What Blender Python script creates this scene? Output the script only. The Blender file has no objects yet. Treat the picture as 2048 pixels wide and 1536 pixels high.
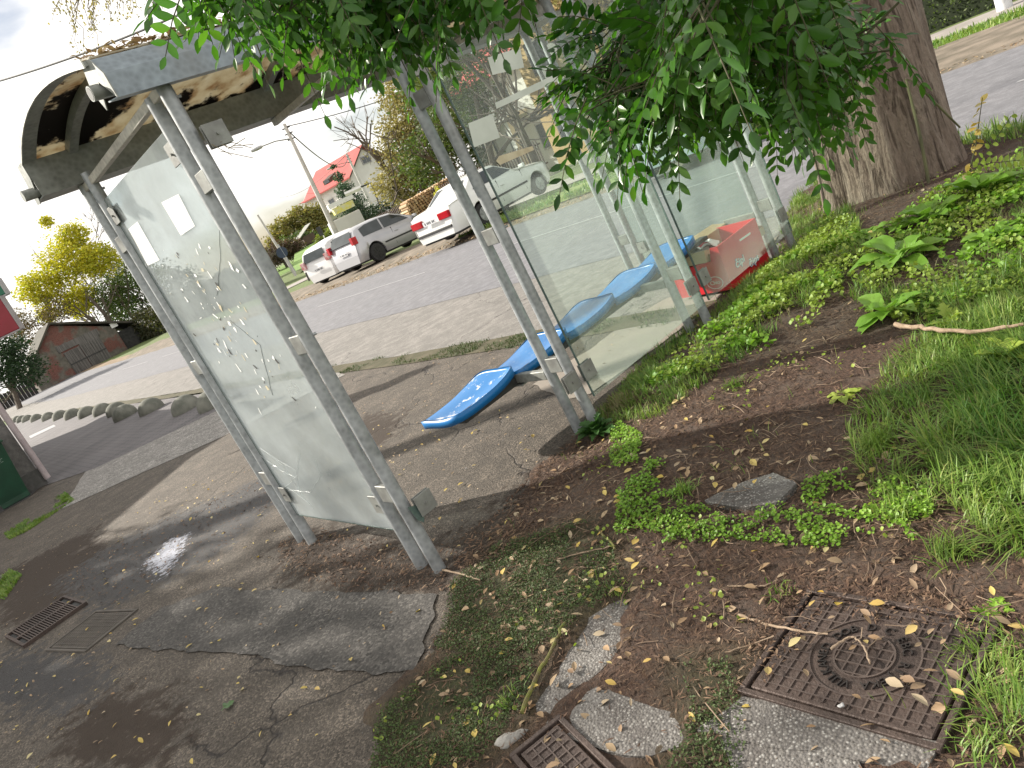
import bpy, math, random
import numpy as np
from mathutils import Vector, Matrix
C = bpy.context.scene
COL = C.collection
rad = math.radians
rng = np.random.default_rng(7)
random.seed(7)

# ------------------------------------------------------------------ camera, sky, sun, exposure
F0, P0, R0, H0 = 1538.0, rad(15.3), rad(25.6), 1.6      # focal length in photo pixels, pitch, roll, eye height
cam = bpy.data.cameras.new('camera'); camo = bpy.data.objects.new('camera', cam); COL.objects.link(camo)
cam.sensor_width = 36; cam.lens = 36 * F0 / 2048; cam.clip_end = 3000; cam.clip_start = 0.05
fw = Vector((0, math.cos(P0), -math.sin(P0)))
up = Vector((0, math.sin(P0), math.cos(P0))); rt = Vector((1, 0, 0))
rx = rt * math.cos(R0) - up * math.sin(R0)
ry = rt * math.sin(R0) + up * math.cos(R0)
camo.matrix_world = Matrix(((rx.x, ry.x, -fw.x, 0), (rx.y, ry.y, -fw.y, 0), (rx.z, ry.z, -fw.z, H0), (0, 0, 0, 1)))
C.camera = camo

SUN = Vector((-.86, .5, math.tan(rad(28)))).normalized()      # towards the sun
sl = bpy.data.lights.new('sun', 'SUN'); sl.energy = 5.0; sl.angle = rad(.55); sl.color = (1, .93, .82)
so = bpy.data.objects.new('sun', sl); COL.objects.link(so); so.rotation_euler = SUN.to_track_quat('Z', 'Y').to_euler()
W = bpy.data.worlds.new('World'); C.world = W; W.use_nodes = True
nt = W.node_tree; nt.nodes.clear()
sky = nt.nodes.new('ShaderNodeTexSky'); sky.sky_type = 'NISHITA'; sky.sun_disc = False
sky.sun_elevation = rad(28); sky.sun_rotation = math.atan2(SUN.x, SUN.y); sky.air_density = 1.0; sky.dust_density = 2.0
tc = nt.nodes.new('ShaderNodeTexCoord'); mp = nt.nodes.new('ShaderNodeMapping'); mp.inputs['Scale'].default_value = (1, 1, 2.2)
nz = nt.nodes.new('ShaderNodeTexNoise'); nz.inputs['Scale'].default_value = 2.3; nz.inputs['Detail'].default_value = 7
cr = nt.nodes.new('ShaderNodeValToRGB'); cr.color_ramp.elements[0].position = .36; cr.color_ramp.elements[1].position = .46
mx = nt.nodes.new('ShaderNodeMixRGB'); mx.inputs['Color2'].default_value = (12.3, 11.9, 11.3, 1)
bg = nt.nodes.new('ShaderNodeBackground'); bg.inputs['Strength'].default_value = .063
ow = nt.nodes.new('ShaderNodeOutputWorld')
L = nt.links.new
L(tc.outputs['Generated'], mp.inputs['Vector']); L(mp.outputs[0], nz.inputs['Vector']); L(nz.outputs['Fac'], cr.inputs['Fac'])
L(cr.outputs['Color'], mx.inputs['Fac']); dk = nt.nodes.new('ShaderNodeMixRGB'); dk.blend_type = 'DARKEN'; dk.inputs[0].default_value = 1; dk.inputs[2].default_value = (8.2, 11.6, 13.2, 1); L(sky.outputs[0], dk.inputs[1]); L(dk.outputs[0], mx.inputs['Color1']); L(mx.outputs[0], bg.inputs['Color']); L(bg.outputs[0], ow.inputs[0])
C.view_settings.view_transform = 'Standard'; C.view_settings.look = 'None'; C.view_settings.gamma = 1
C.view_settings.exposure = 0.9
C.cycles.max_bounces = 8; C.cycles.transparent_max_bounces = 24

# ------------------------------------------------------------------ geometry of the place
def ray(x, y):
    u, v = x - 1024, y - 768
    a = u * math.cos(R0) - v * math.sin(R0); b = -u * math.sin(R0) - v * math.cos(R0)
    return np.array([a, F0 * math.cos(P0) + b * math.sin(P0), -F0 * math.sin(P0) + b * math.cos(P0)])
E0 = np.array([0, 0, H0])
def G(x, y, z=0.0):
    d = ray(x, y); t = (z - H0) / d[2]; return E0 + d * t
def AY(x, y, Y):
    d = ray(x, y); return E0 + d * (Y / d[1])
RD = np.array([-.573, .819]); RN = np.array([.819, .573])     # road direction and its normal
def SK(s, k): return RN * s + RD * k
def rise(x, y):
    d = np.clip((np.hypot(x, y) - 45) / 45, 0, 1); return .5 * d * d * (3 - 2 * d)
SX, SY, SYAW, SLX, SLY = -0.694, 3.376, 0.639, -0.026, 0.038
CU = np.array([math.cos(SYAW), math.sin(SYAW)]); CW = np.array([-math.sin(SYAW), math.cos(SYAW)])
def S(p):
    u, w, z = p
    return (SX + CU[0] * u + CW[0] * w + SLX * z, SY + CU[1] * u + CW[1] * w + SLY * z, z)

# ------------------------------------------------------------------ helpers
def tag(o, label=None, cat=None, group=None, kind=None):
    if label: o['label'] = label
    if cat: o['category'] = cat
    if group: o['group'] = group
    if kind: o['kind'] = kind
    return o
def empty(name, loc, label, cat, group=None):
    o = bpy.data.objects.new(name, None); COL.objects.link(o); o.location = loc; o.empty_display_size = .1
    return tag(o, label, cat, group)
def wm(o):
    m = Matrix.LocRotScale(o.location, o.rotation_euler, o.scale)
    return (wm(o.parent) @ o.matrix_parent_inverse @ m) if o.parent else m
def par(o, p):
    o.parent = p; o.matrix_parent_inverse = wm(p).inverted()
class MB:
    def __init__(s, xf=None): s.v = []; s.f = []; s.mi = []; s.xf = xf; s.m = 0
    def add(s, vs, fs):
        b = len(s.v); s.v += [tuple(v) for v in vs]; s.f += [tuple(i + b for i in f) for f in fs]; s.mi += [s.m] * len(fs); return s
    def box(s, a, b, M=None, bev=0):
        x0, y0, z0 = a; x1, y1, z1 = b
        if bev > 0:
            vs = []; e = bev
            for z, i in ((z0, e), (z0 + e, 0), (z1 - e, 0), (z1, e)):
                for (x, y) in ((x0 + i, y0 + e), (x0 + e, y0 + i), (x1 - e, y0 + i), (x1 - i, y0 + e), (x1 - i, y1 - e), (x1 - e, y1 - i), (x0 + e, y1 - i), (x0 + i, y1 - e)):
                    vs.append((x, y, z))
            fs = [tuple(range(7, -1, -1)), tuple(range(24, 32))]
            for r in range(3):
                for k in range(8): fs.append((r * 8 + k, r * 8 + (k + 1) % 8, r * 8 + 8 + (k + 1) % 8, r * 8 + 8 + k))
        else:
            vs = [(x, y, z) for z in (z0, z1) for y in (y0, y1) for x in (x0, x1)]
            fs = [(0, 2, 3, 1), (4, 5, 7, 6), (0, 1, 5, 4), (2, 6, 7, 3), (0, 4, 6, 2), (1, 3, 7, 5)]
        if M is not None: vs = [tuple(M @ Vector(v)) for v in vs]
        return s.add(vs, fs)
    def quad(s, *p): return s.add(p, [tuple(range(len(p)))])
    def prism(s, poly, d):                      # poly: 3-D loop, d: extrusion vector
        n = len(poly); a = [tuple(p) for p in poly]; b = [tuple(np.array(p) + np.array(d)) for p in poly]
        return s.add(a + b, [tuple(range(n))[::-1], tuple(range(n, 2 * n))] + [(i, (i + 1) % n, n + (i + 1) % n, n + i) for i in range(n)])
    def tube(s, pts, r, n=12, cap=True):
        pts = [Vector(p) for p in pts]; rs = r if hasattr(r, '__len__') else [r] * len(pts)
        vs = []; up = None
        for i, p in enumerate(pts):
            t = (pts[min(i + 1, len(pts) - 1)] - pts[max(i - 1, 0)]).normalized()
            if up is None:
                up = Vector((0, 0, 1)) if abs(t.z) < .9 else Vector((1, 0, 0))
            a = t.cross(up).normalized(); b = a.cross(t); up = b
            for k in range(n):
                an = 2 * math.pi * k / n; vs.append(p + (a * math.cos(an) + b * math.sin(an)) * rs[i])
        fs = [(i * n + k, i * n + (k + 1) % n, (i + 1) * n + (k + 1) % n, (i + 1) * n + k) for i in range(len(pts) - 1) for k in range(n)]
        if cap: fs += [tuple(range(n))[::-1], tuple(range((len(pts) - 1) * n, len(pts) * n))]
        return s.add(vs, fs)
    def lathe(s, prof, c, ax=None, n=24, M=None):
        vs = []
        for r, z in prof:
            for k in range(n):
                a = 2 * math.pi * k / n; v = Vector((r * math.cos(a), r * math.sin(a), z))
                if M is not None: v = M @ v
                vs.append((v[0] + c[0], v[1] + c[1], v[2] + c[2]))
        fs = [(i * n + k, i * n + (k + 1) % n, (i + 1) * n + (k + 1) % n, (i + 1) * n + k) for i in range(len(prof) - 1) for k in range(n)]
        fs += [tuple(range(n))[::-1], tuple(range((len(prof) - 1) * n, len(prof) * n))]
        return s.add(vs, fs)
    def build(s, name, mat, parent=None, smooth=False, label=None, angle=35):
        me = bpy.data.meshes.new(name)
        vs = [s.xf(v) for v in s.v] if s.xf else s.v
        me.from_pydata(vs, [], s.f)
        for m in (mat if isinstance(mat, (list, tuple)) else [mat]): me.materials.append(m)
        if isinstance(mat, (list, tuple)): me.polygons.foreach_set('material_index', s.mi)
        if smooth:
            me.polygons.foreach_set('use_smooth', [True] * len(me.polygons))
            try: me.set_sharp_from_angle(angle=rad(angle))
            except Exception: pass
        me.update()
        o = bpy.data.objects.new(name, me); COL.objects.link(o)
        if parent: par(o, parent)
        if label: o['label'] = label
        return o
def npmesh(name, V, Fq, mat, parent=None, smooth=False, attrs=None):
    """V (n,3); Fq (m,4) or (m,3) index array"""
    me = bpy.data.meshes.new(name); V = np.asarray(V, dtype=np.float32); Fq = np.asarray(Fq, dtype=np.int32)
    k = Fq.shape[1]
    me.vertices.add(len(V)); me.vertices.foreach_set('co', V.ravel())
    me.loops.add(Fq.size); me.loops.foreach_set('vertex_index', Fq.ravel())
    me.polygons.add(len(Fq)); me.polygons.foreach_set('loop_start', np.arange(0, Fq.size, k, dtype=np.int32))
    me.polygons.foreach_set('loop_total', np.full(len(Fq), k, dtype=np.int32))
    if smooth: me.polygons.foreach_set('use_smooth', np.ones(len(Fq), dtype=bool))
    me.update(calc_edges=True); me.validate()
    for n, a in (attrs or {}).items():
        at = me.attributes.new(n, 'FLOAT', 'POINT'); at.data.foreach_set('value', np.asarray(a, dtype=np.float32))
    me.materials.append(mat)
    o = bpy.data.objects.new(name, me); COL.objects.link(o)
    if parent: par(o, parent)
    return o

# ------------------------------------------------------------------ materials
class N:
    def __init__(s, name):
        s.m = bpy.data.materials.new(name); s.m.use_nodes = True; s.t = s.m.node_tree; s.t.nodes.clear()
        s.out = s.t.nodes.new('ShaderNodeOutputMaterial'); s.b = s.n('ShaderNodeBsdfPrincipled')
        s.tc = s.n('ShaderNodeTexCoord').outputs['Object']; s.l(s.b.outputs[0], s.out.inputs[0])
    def n(s, t, **k):
        x = s.t.nodes.new(t)
        for a, b in k.items(): setattr(x, a, b)
        return x
    def l(s, a, b): s.t.links.new(a, b)
    def set(s, sock, v):
        if isinstance(v, bpy.types.NodeSocket): s.l(v, sock)
        elif isinstance(v, tuple) and len(v) == 3 and sock.type == 'RGBA': sock.default_value = (*v, 1)
        else: sock.default_value = v
    def noise(s, scale, detail=4, rough=.55, vec=None, dist=0, out='Fac'):
        x = s.n('ShaderNodeTexNoise'); x.inputs['Scale'].default_value = scale; x.inputs['Detail'].default_value = detail
        x.inputs['Roughness'].default_value = rough; x.inputs['Distortion'].default_value = dist; s.l(vec or s.tc, x.inputs['Vector']); return x.outputs[out]
    def vor(s, scale, out='Distance', feat='F1', vec=None, rand=1):
        x = s.n('ShaderNodeTexVoronoi', feature=feat); x.inputs['Scale'].default_value = scale; x.inputs['Randomness'].default_value = rand
        s.l(vec or s.tc, x.inputs['Vector']); return x.outputs[out]
    def scl(s, v, sc=(1, 1, 1), rot=(0, 0, 0)):
        x = s.n('ShaderNodeMapping'); x.inputs['Scale'].default_value = sc; x.inputs['Rotation'].default_value = rot; s.l(v, x.inputs['Vector']); return x.outputs[0]
    def ramp(s, v, stops):
        x = s.n('ShaderNodeValToRGB'); e = x.color_ramp.elements
        while len(e) < len(stops): e.new(.5)
        for i, (p, c) in enumerate(stops): e[i].position = p; e[i].color = (*c, 1) if isinstance(c, tuple) else (c, c, c, 1)
        s.l(v, x.inputs['Fac']); return x.outputs['Color']
    def mix(s, f, a, b, mode='MIX'):
        x = s.n('ShaderNodeMixRGB', blend_type=mode); s.set(x.inputs[0], f); s.set(x.inputs[1], a); s.set(x.inputs[2], b); return x.outputs[0]
    def math(s, op, a, b=0.0, clamp=False):
        x = s.n('ShaderNodeMath', operation=op); x.use_clamp = clamp; s.set(x.inputs[0], a); s.set(x.inputs[1], b); return x.outputs[0]
    def attr(s, n): x = s.n('ShaderNodeAttribute', attribute_name=n); return x.outputs['Fac']
    def isl(s): return s.n('ShaderNodeNewGeometry').outputs['Random Per Island']
    def bump(s, h, st=.3, d=.01, nrm=None):
        x = s.n('ShaderNodeBump'); x.inputs['Strength'].default_value = st; x.inputs['Distance'].default_value = d; s.l(h, x.inputs['Height'])
        if nrm: s.l(nrm, x.inputs['Normal'])
        s.l(x.outputs[0], s.b.inputs['Normal']); return x.outputs[0]
    def p(s, **k):
        for a, b in k.items(): s.set(s.b.inputs[a.replace('_', ' ')], b)
        return s
def simple(name, c1, c2=None, sc=6, rough=.6, metal=0, bump=0, bs=40, detail=5, lo=.35, hi=.65, spec=.5, stretch=(1, 1, 1)):
    n = N(name); c2 = c2 or tuple(x * .8 for x in c1); v = n.scl(n.tc, stretch)
    n.p(Base_Color=n.ramp(n.noise(sc, detail, vec=v), [(lo, c2), (hi, c1)]), Roughness=rough, Metallic=metal)
    n.b.inputs['Specular IOR Level'].default_value = spec
    if bump: n.bump(n.noise(bs, 5, vec=v), bump, .01)
    return n.m
def leafmat(name, cols, trans=.4, rough=.45, obj=False, sc=1.5):
    n = N(name); r = n.isl()
    c = n.ramp(r, [(i / max(1, len(cols) - 1), q) for i, q in enumerate(cols)])
    c = n.mix(.35, c, n.ramp(n.noise(sc, 3), [(.35, tuple(x * .55 for x in cols[0])), (.65, cols[-1])]))
    n.p(Base_Color=c, Roughness=rough)
    t = n.n('ShaderNodeBsdfTranslucent'); n.l(n.mix(.6, c, (.9, 1, .35), 'MULTIPLY'), t.inputs[0]); m = n.n('ShaderNodeMixShader'); m.inputs[0].default_value = trans
    n.l(n.b.outputs[0], m.inputs[1]); n.l(t.outputs[0], m.inputs[2]); n.l(m.outputs[0], n.out.inputs[0]); return n.m

def galv(name, c=(.36, .38, .39), k=1.0):
    n = N(name)
    a = n.mix(1.0, n.vor(38, 'Distance'), (1.6, 1.6, 1.6), 'MULTIPLY'); g = n.noise(9, 6); st = n.noise(3, 5, vec=n.scl(n.tc, (1, 1, .25)))
    base = n.mix(.25, n.ramp(g, [(.3, tuple(x * .72 for x in c)), (.7, tuple(min(1, x * 1.2) for x in c))]), n.mix(1.0, a, c, 'MULTIPLY'))
    base = n.mix(n.math('MULTIPLY', n.ramp(st, [(.55, 0.0), (.72, 1.0)]), .45), base, (.16, .14, .11))
    n.p(Base_Color=base, Roughness=n.ramp(g, [(.3, .38), (.7, .62)]), Metallic=.35 * k); n.bump(n.noise(60, 4), .12, .004); return n.m
MG = galv('galvanised_steel'); MG2 = galv('weathered_channel', (.27, .28, .26), .4)
MDS = simple('dark_steel', (.06, .06, .06), (.03, .03, .03), 12, .55, .2, .2)
MCL = simple('clamp_metal', (.27, .28, .26), (.18, .18, .17), 14, .55, .2, .15)

def pave(name, c1, c2, agg=90, bumpk=.5, spk=1.0, *, masks=(), cracks=True, dark=(.05, .045, .04)):
    n = N(name)
    v = n.vor(agg * 1.5, 'Color'); d = n.vor(agg * 1.5); fine = n.noise(260, 3); big = n.noise(.8, 6, .6); mid = n.noise(5, 6, .65)
    col = n.mix(n.ramp(big, [(.35, 0.0), (.65, 1.0)]), c1, c2)
    vv = n.n('ShaderNodeSeparateColor'); n.l(v, vv.inputs[0])
    col = n.mix(n.ramp(vv.outputs[0], [(.35, 0.0), (1.0, .75 * spk)]), col, tuple(min(1, x * 2.6) for x in c1))
    col = n.mix(n.ramp(vv.outputs[1], [(.50, 0.0), (.9, .8 * spk)]), col, tuple(x * .30 for x in c1))
    col = n.mix(n.ramp(mid, [(.42, .55), (.62, 0.0)]), col, tuple(x * .62 for x in c2))
    h = n.math('ADD', n.math('MULTIPLY', d, -.6), n.math('MULTIPLY', fine, .5))
    if cracks:
        w = n.n('ShaderNodeVectorMath', operation='ADD'); n.l(n.tc, w.inputs[0]); n.l(n.mix(1.0, n.noise(2.5, 4, out='Color'), (.5, .5, .5), 'MULTIPLY'), w.inputs[1])
        cd = n.vor(.55, 'Distance', 'DISTANCE_TO_EDGE', vec=w.outputs[0])
        ck = n.math('MULTIPLY', n.ramp(cd, [(0, 1.0), (.005, 0.0)]), n.ramp(n.noise(.9, 2), [(.45, 0.0), (.55, 1.0)]))
        col = n.mix(ck, col, (.025, .02, .018)); h = n.math('SUBTRACT', h, n.math('MULTIPLY', ck, 2.0))
    rough = .85
    for an, mc, sc, rr in masks:
        a = n.attr(an); m = n.ramp(n.math('ADD', a, n.math('MULTIPLY', n.math('SUBTRACT', n.noise(sc, 8, .7), .5), 2.4)), [(.38, 0.0), (.66, 1.0)])
        col = n.mix(m, col, n.mix(n.noise(30, 5), mc, tuple(x * 1.8 for x in mc)))
        if rr is not None: rough = n.mix(m, (rough,) * 3 if not isinstance(rough, bpy.types.NodeSocket) else rough, (rr,) * 3)
    n.p(Base_Color=col, Roughness=rough if isinstance(rough, float) else rough); n.bump(h, bumpk, .006); return n.m

# ------------------------------------------------------------------ polygons, terrain sheets
def pip(px, py, poly):
    poly = np.array(poly)[:, :2]; ins = np.zeros(len(px), bool); j = len(poly) - 1
    for i in range(len(poly)):
        xi, yi = poly[i]; xj, yj = poly[j]
        c = ((yi > py) != (yj > py)) & (px < (xj - xi) * (py - yi) / (yj - yi + 1e-12) + xi); ins ^= c; j = i
    return ins
def sdf(px, py, poly):                          # positive inside
    poly = np.array(poly)[:, :2]; d = np.full(len(px), 1e9)
    for i in range(len(poly)):
        a = poly[i]; b = poly[(i + 1) % len(poly)]; ab = b - a
        t = np.clip(((px - a[0]) * ab[0] + (py - a[1]) * ab[1]) / (ab @ ab + 1e-12), 0, 1)
        d = np.minimum(d, np.hypot(px - a[0] - t * ab[0], py - a[1] - t * ab[1]))
    return np.where(pip(px, py, poly), d, -d)
def vnoise(x, y, sc, seed=0, oct=4):
    out = np.zeros_like(x); amp = 1; tot = 0
    for o in range(oct):
        r = np.random.default_rng(seed + o * 17); T = r.random((64, 64)); X = x * sc * 2 ** o + 11.3 * o; Y = y * sc * 2 ** o + 5.1 * o
        xi = np.floor(X).astype(int); yi = np.floor(Y).astype(int); fx = X - xi; fy = Y - yi
        fx = fx * fx * (3 - 2 * fx); fy = fy * fy * (3 - 2 * fy); a = T[xi % 64, yi % 64]; b = T[(xi + 1) % 64, yi % 64]; c = T[xi % 64, (yi + 1) % 64]; d = T[(xi + 1) % 64, (yi + 1) % 64]
        out += amp * ((a * (1 - fx) + b * fx) * (1 - fy) + (c * (1 - fx) + d * fx) * fy); tot += amp; amp *= .5
    return out / tot - .5
def PG(*pts): return [tuple(G(*p)[:2]) for p in pts]
def grid(x0, x1, y0, y1, st):
    xs = np.arange(x0, x1 + st / 2, st); ys = np.arange(y0, y1 + st / 2, st); X, Y = np.meshgrid(xs, ys)
    nx, ny = len(xs), len(ys); i = np.arange(nx * ny).reshape(ny, nx)
    Fq = np.stack([i[:-1, :-1], i[:-1, 1:], i[1:, 1:], i[1:, :-1]], -1).reshape(-1, 4)
    return X.ravel(), Y.ravel(), Fq
def struct(o, label=None): o['kind'] = 'structure'; return o
def strip(name, s0, s1, k0, k1, z, mat, jit=.12, step=1.0, zf=None):
    ks = np.arange(k0, k1 + step, step); V = []; m = 6
    for k in ks:
        for j in range(m + 1):
            t = j / m; s = s0 + (s1 - s0) * t; q = SK(s, k)
            if j in (0, m): q = q + RN * vnoise(np.array([k * 1.0]), np.array([s * 3.0]), .6, 3)[0] * jit * 2
            zz = z + rise(q[0], q[1]) + (zf(s, k) if zf else 0); V.append((q[0], q[1], zz))
    Fq = [(i * (m + 1) + j, i * (m + 1) + j + 1, (i + 1) * (m + 1) + j + 1, (i + 1) * (m + 1) + j) for i in range(len(ks) - 1) for j in range(m)]
    return struct(npmesh(name, V, [f[::-1] for f in Fq], mat, smooth=True))

mgrass = simple('verge_grass_soil', (.13, .17, .045), (.07, .10, .03), 3, .95, 0, .6, 60)
X, Y, Fq = grid(-260, 260, -20, 420, 5)
struct(npmesh('ground', np.stack([X, Y, rise(X, Y) - .03], 1), Fq, mgrass, smooth=True))
mroad = pave('road_asphalt', (.19, .187, .20), (.16, .16, .175), 70, .12, .22, cracks=False)
mlay = pave('layby_concrete', (.22, .205, .19), (.17, .16, .148), 60, .2, .35)
mverge = simple('gravel_verge', (.22, .18, .14), (.10, .085, .06), 2.5, .95, 0, .8, 40)
mpale = simple('pale_path', (.34, .31, .29), (.24, .22, .20), 1.2, .9, 0, .3, 30)
vb = lambda s, k: .13 * min(1, max(0, (s - 12.4) / .9)) * min(1, max(0, (k + 0) / 8))
strip('road', 6.55, 12.4, -40, 330, .004, mroad, .10)
strip('layby', 4.2, 6.75, -3, 330, 0.0, mlay, .12)
strip('gravel_verge', 12.3, 15.2, -40, 60, .0, mverge, .25, zf=vb)
strip('far_pavement', 17.0, 19.0, -40, 22, 0.006, mpale, .05)
strip('far_verge_dirt', 12.3, 14.0, 60, 330, .001, simple('leafy_verge', (.26, .19, .12), (.13, .09, .05), 2, .95, 0, .6, 30), .3)

# near pavement with its stains
mpv = pave('pavement_asphalt', (.104, .086, .069), (.078, .065, .052), 85, .9, masks=(
    ('dirt', (.028, .019, .013), 9, .95), ('wet', (.013, .011, .011), 13, .6), ('froth', (.30, .31, .36), 22, .3)))
P_wet = PG((560, 935), (470, 985), (330, 1040), (210, 1100), (120, 1160), (210, 1215), (330, 1160), (430, 1110), (520, 1030), (575, 985))
P_wet2 = PG((-60, 1330), (60, 1310), (180, 1330), (200, 1380), (120, 1420), (60, 1410), (-60, 1390))
P_fr = PG((290, 1125), (340, 1080), (375, 1070), (360, 1105), (330, 1150), (310, 1140))
P_d = [PG((560, 1085), (640, 1060), (760, 1085), (900, 1130), (920, 1185), (700, 1185), (560, 1140)),
       PG((930, 1150), (880, 1090), (1000, 1020), (1080, 930), (1150, 880), (1250, 900), (1100, 1050)),
       PG((0, 1150), (180, 1060), (240, 1120), (120, 1210), (0, 1260)),
       PG((680, 870), (740, 830), (800, 830), (790, 870), (740, 900)),
       PG((150, 1420), (260, 1380), (380, 1420), (330, 1536), (120, 1536))]
def near_attrs(X, Y):
    d = np.full(len(X), -9.)
    for p in P_d: d = np.maximum(d, sdf(X, Y, p))
    wt = np.maximum(sdf(X, Y, P_wet), sdf(X, Y, P_wet2))
    f = lambda q, w: np.clip(.5 + q / w, 0, 1)
    return dict(dirt=f(d + .02, .5), wet=f(wt + .06, .55), froth=f(sdf(X, Y, P_fr), .25) * .95)
X, Y, Fq = grid(-14, 9, -1.5, 14, .07)
s_ = X * RN[0] + Y * RN[1]; keep = (s_ < 4.25) & (s_ > -12)
kf = keep[Fq].all(1); idx = -np.ones(len(X), int); used = np.unique(Fq[kf]); idx[used] = np.arange(len(used))
struct(npmesh('pavement', np.stack([X, Y, np.zeros_like(X)], 1)[used], idx[Fq[kf]], mpv, smooth=True, attrs={k: v[used] for k, v in near_attrs(X, Y).items()}))
def polysheet(name, poly, z, mat, jit=.03, th=0, n=14):
    pts = []; m = len(poly)
    for i in range(m):
        a = np.array(poly[i]); b = np.array(poly[(i + 1) % m])
        for j in range(n):
            q = a + (b - a) * j / n; nn = np.array([-(b - a)[1], (b - a)[0]]); nn /= np.linalg.norm(nn) + 1e-9
            pts.append(q + nn * vnoise(np.array([q[0]]), np.array([q[1]]), 6, 5)[0] * jit * 2)
    mb = MB(); vs = [(p[0], p[1], z) for p in pts]
    if th: mb.prism([(p[0], p[1], z - th) for p in pts], (0, 0, th))
    else: mb.add(vs, [tuple(range(len(vs)))])
    return struct(mb.build(name, mat))
mpatch = pave('patch_asphalt', (.074, .068, .062), (.062, .057, .052), 60, .5, cracks=False)
polysheet('asphalt_patch', PG((228, 1292), (300, 1235), (330, 1215), (430, 1176), (600, 1182), (800, 1186), (872, 1192), (850, 1300), (830, 1345), (760, 1357), (600, 1335), (480, 1310), (360, 1304)), .007, mpatch, .05)
mslab = pave('slab_concrete', (.24, .225, .21), (.20, .19, .175), 50, .3)
polysheet('concrete_slab', PG((125, 1018), (170, 945), (480, 790), (640, 735), (690, 750), (450, 872)), .005, mslab, .03)
polysheet('shelter_slab', PG((1065, 1130 - 360), (1180, 700), (1260, 640), (1330, 600), (1420, 560), (1560, 470), (1480, 560), (1390, 640), (1180, 790), (1130, 800)), .0055, simple('smooth_slab', (.30, .26, .22), (.24, .21, .18), 2, .85, 0, .3, 80), .03)
# brick paving between the building and the bollards
nb = N('brick_paving'); bt = nb.n('ShaderNodeTexBrick'); bt.inputs['Scale'].default_value = 1; bt.inputs['Brick Width'].default_value = .2; bt.inputs['Row Height'].default_value = .1
bt.inputs['Mortar Size'].default_value = .012; bt.inputs['Color1'].default_value = (.10, .095, .10, 1); bt.inputs['Color2'].default_value = (.145, .13, .135, 1); bt.inputs['Mortar'].default_value = (.03, .028, .028, 1)
nb.l(nb.scl(nb.tc, (1, 1, 1), (0, 0, rad(-35))), bt.inputs['Vector']); nb.p(Base_Color=nb.mix(.4, bt.outputs[0], nb.ramp(nb.noise(1.5, 4), [(.3, (.06, .055, .06)), (.7, (.19, .175, .18))])), Roughness=.8)
nb.bump(bt.outputs['Fac'], -.6, .01)
polysheet('brick_paving', [tuple(SK(.7, 14.5)), tuple(SK(.95, 15)), tuple(SK(1.6, 13.5)), tuple(SK(3.3, 12.2)), tuple(SK(4.1, 11.9)), tuple(SK(4.2, 60)), tuple(SK(-3, 60)), tuple(SK(-3, 15))], .006, nb.m, .02)
strip('dark_gutter', 4.15, 4.45, 3, 60, .007, simple('gutter_dirt', (.10, .085, .05), (.05, .05, .02), 5, .95, 0, .8, 60), .12, step=.3)
# painted lines
mline = simple('road_paint', (.33, .33, .34), (.2, .2, .22), 25, .7, lo=.3, hi=.5)
mb = MB()
for k0 in range(-30, 130, 9):
    for a in np.arange(0, 5.2, 1.0):
        p = [SK(9.62, k0 + a), SK(9.70, k0 + a), SK(9.70, k0 + a + 1), SK(9.62, k0 + a + 1)]
        mb.add([(q[0], q[1], .009 + rise(q[0], q[1])) for q in p], [(0, 3, 2, 1)])
struct(mb.build('road_marking', mline))
mb = MB(); p = PG((58, 873), (108, 850), (112, 853), (62, 877)); mb.add([(x, y, .012) for x, y in p], [(0, 1, 2, 3)]); struct(mb.build('parking_marking', mline))
# side road, drive and lawn strips beyond the parked cars
for nm, pg, z, m in (('side_road', ((560, 560), (640, 528), (700, 500), (690, 490), (630, 512), (560, 545)), .02, mpale),
                     ('drive', ((560, 585), (612, 560), (650, 545), (640, 530), (600, 545), (560, 565)), .012, mpale)):
    V = [G(x, y, z) for x, y in pg]; struct(MB().add([(v[0], v[1], z + .0 * i) for i, v in enumerate(V)], [tuple(range(len(V)))]).build(nm, m))

# ------------------------------------------------------------------ planting bed (soil bank around the tree)
BED = PG((715, 1640), (738, 1536), (755, 1420), (870, 1310), (885, 1200), (925, 1150), (990, 1065), (1060, 930), (1150, 885), (1185, 825), (1262, 742), (1372, 662), (1425, 600), (1540, 520), (1572, 460), (1590, 392), (1660, 352)) + [(4.0, 7.2), (4.6, 6.3), (6.0, 4.2), (8.5, .6), (8.5, -1.5), (-.6, -1.5)]
COVER = PG((1500, 1408), (1890, 1512), (2008, 1258), (1603, 1180))
COVER2 = PG((1065, 1472), (1018, 1545), (1150, 1640), (1330, 1530))
SLABS = [PG((1060, 1425), (1130, 1320), (1175, 1235), (1250, 1200), (1275, 1215), (1240, 1300), (1205, 1350), (1120, 1425), (1110, 1455)),
         PG((1195, 1375), (1130, 1440), (1130, 1490), (1300, 1520), (1380, 1500), (1350, 1440), (1260, 1400)),
         PG((1440, 1470), (1520, 1440), (1700, 1490), (1730, 1560), (1480, 1560)), PG((1485, 1400), (1400, 1470), (1500, 1495), (1850, 1560), (1880, 1495)),
         PG((1420, 1025), (1500, 985), (1555, 968), (1600, 990), (1560, 1030), (1500, 1035))]
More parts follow.
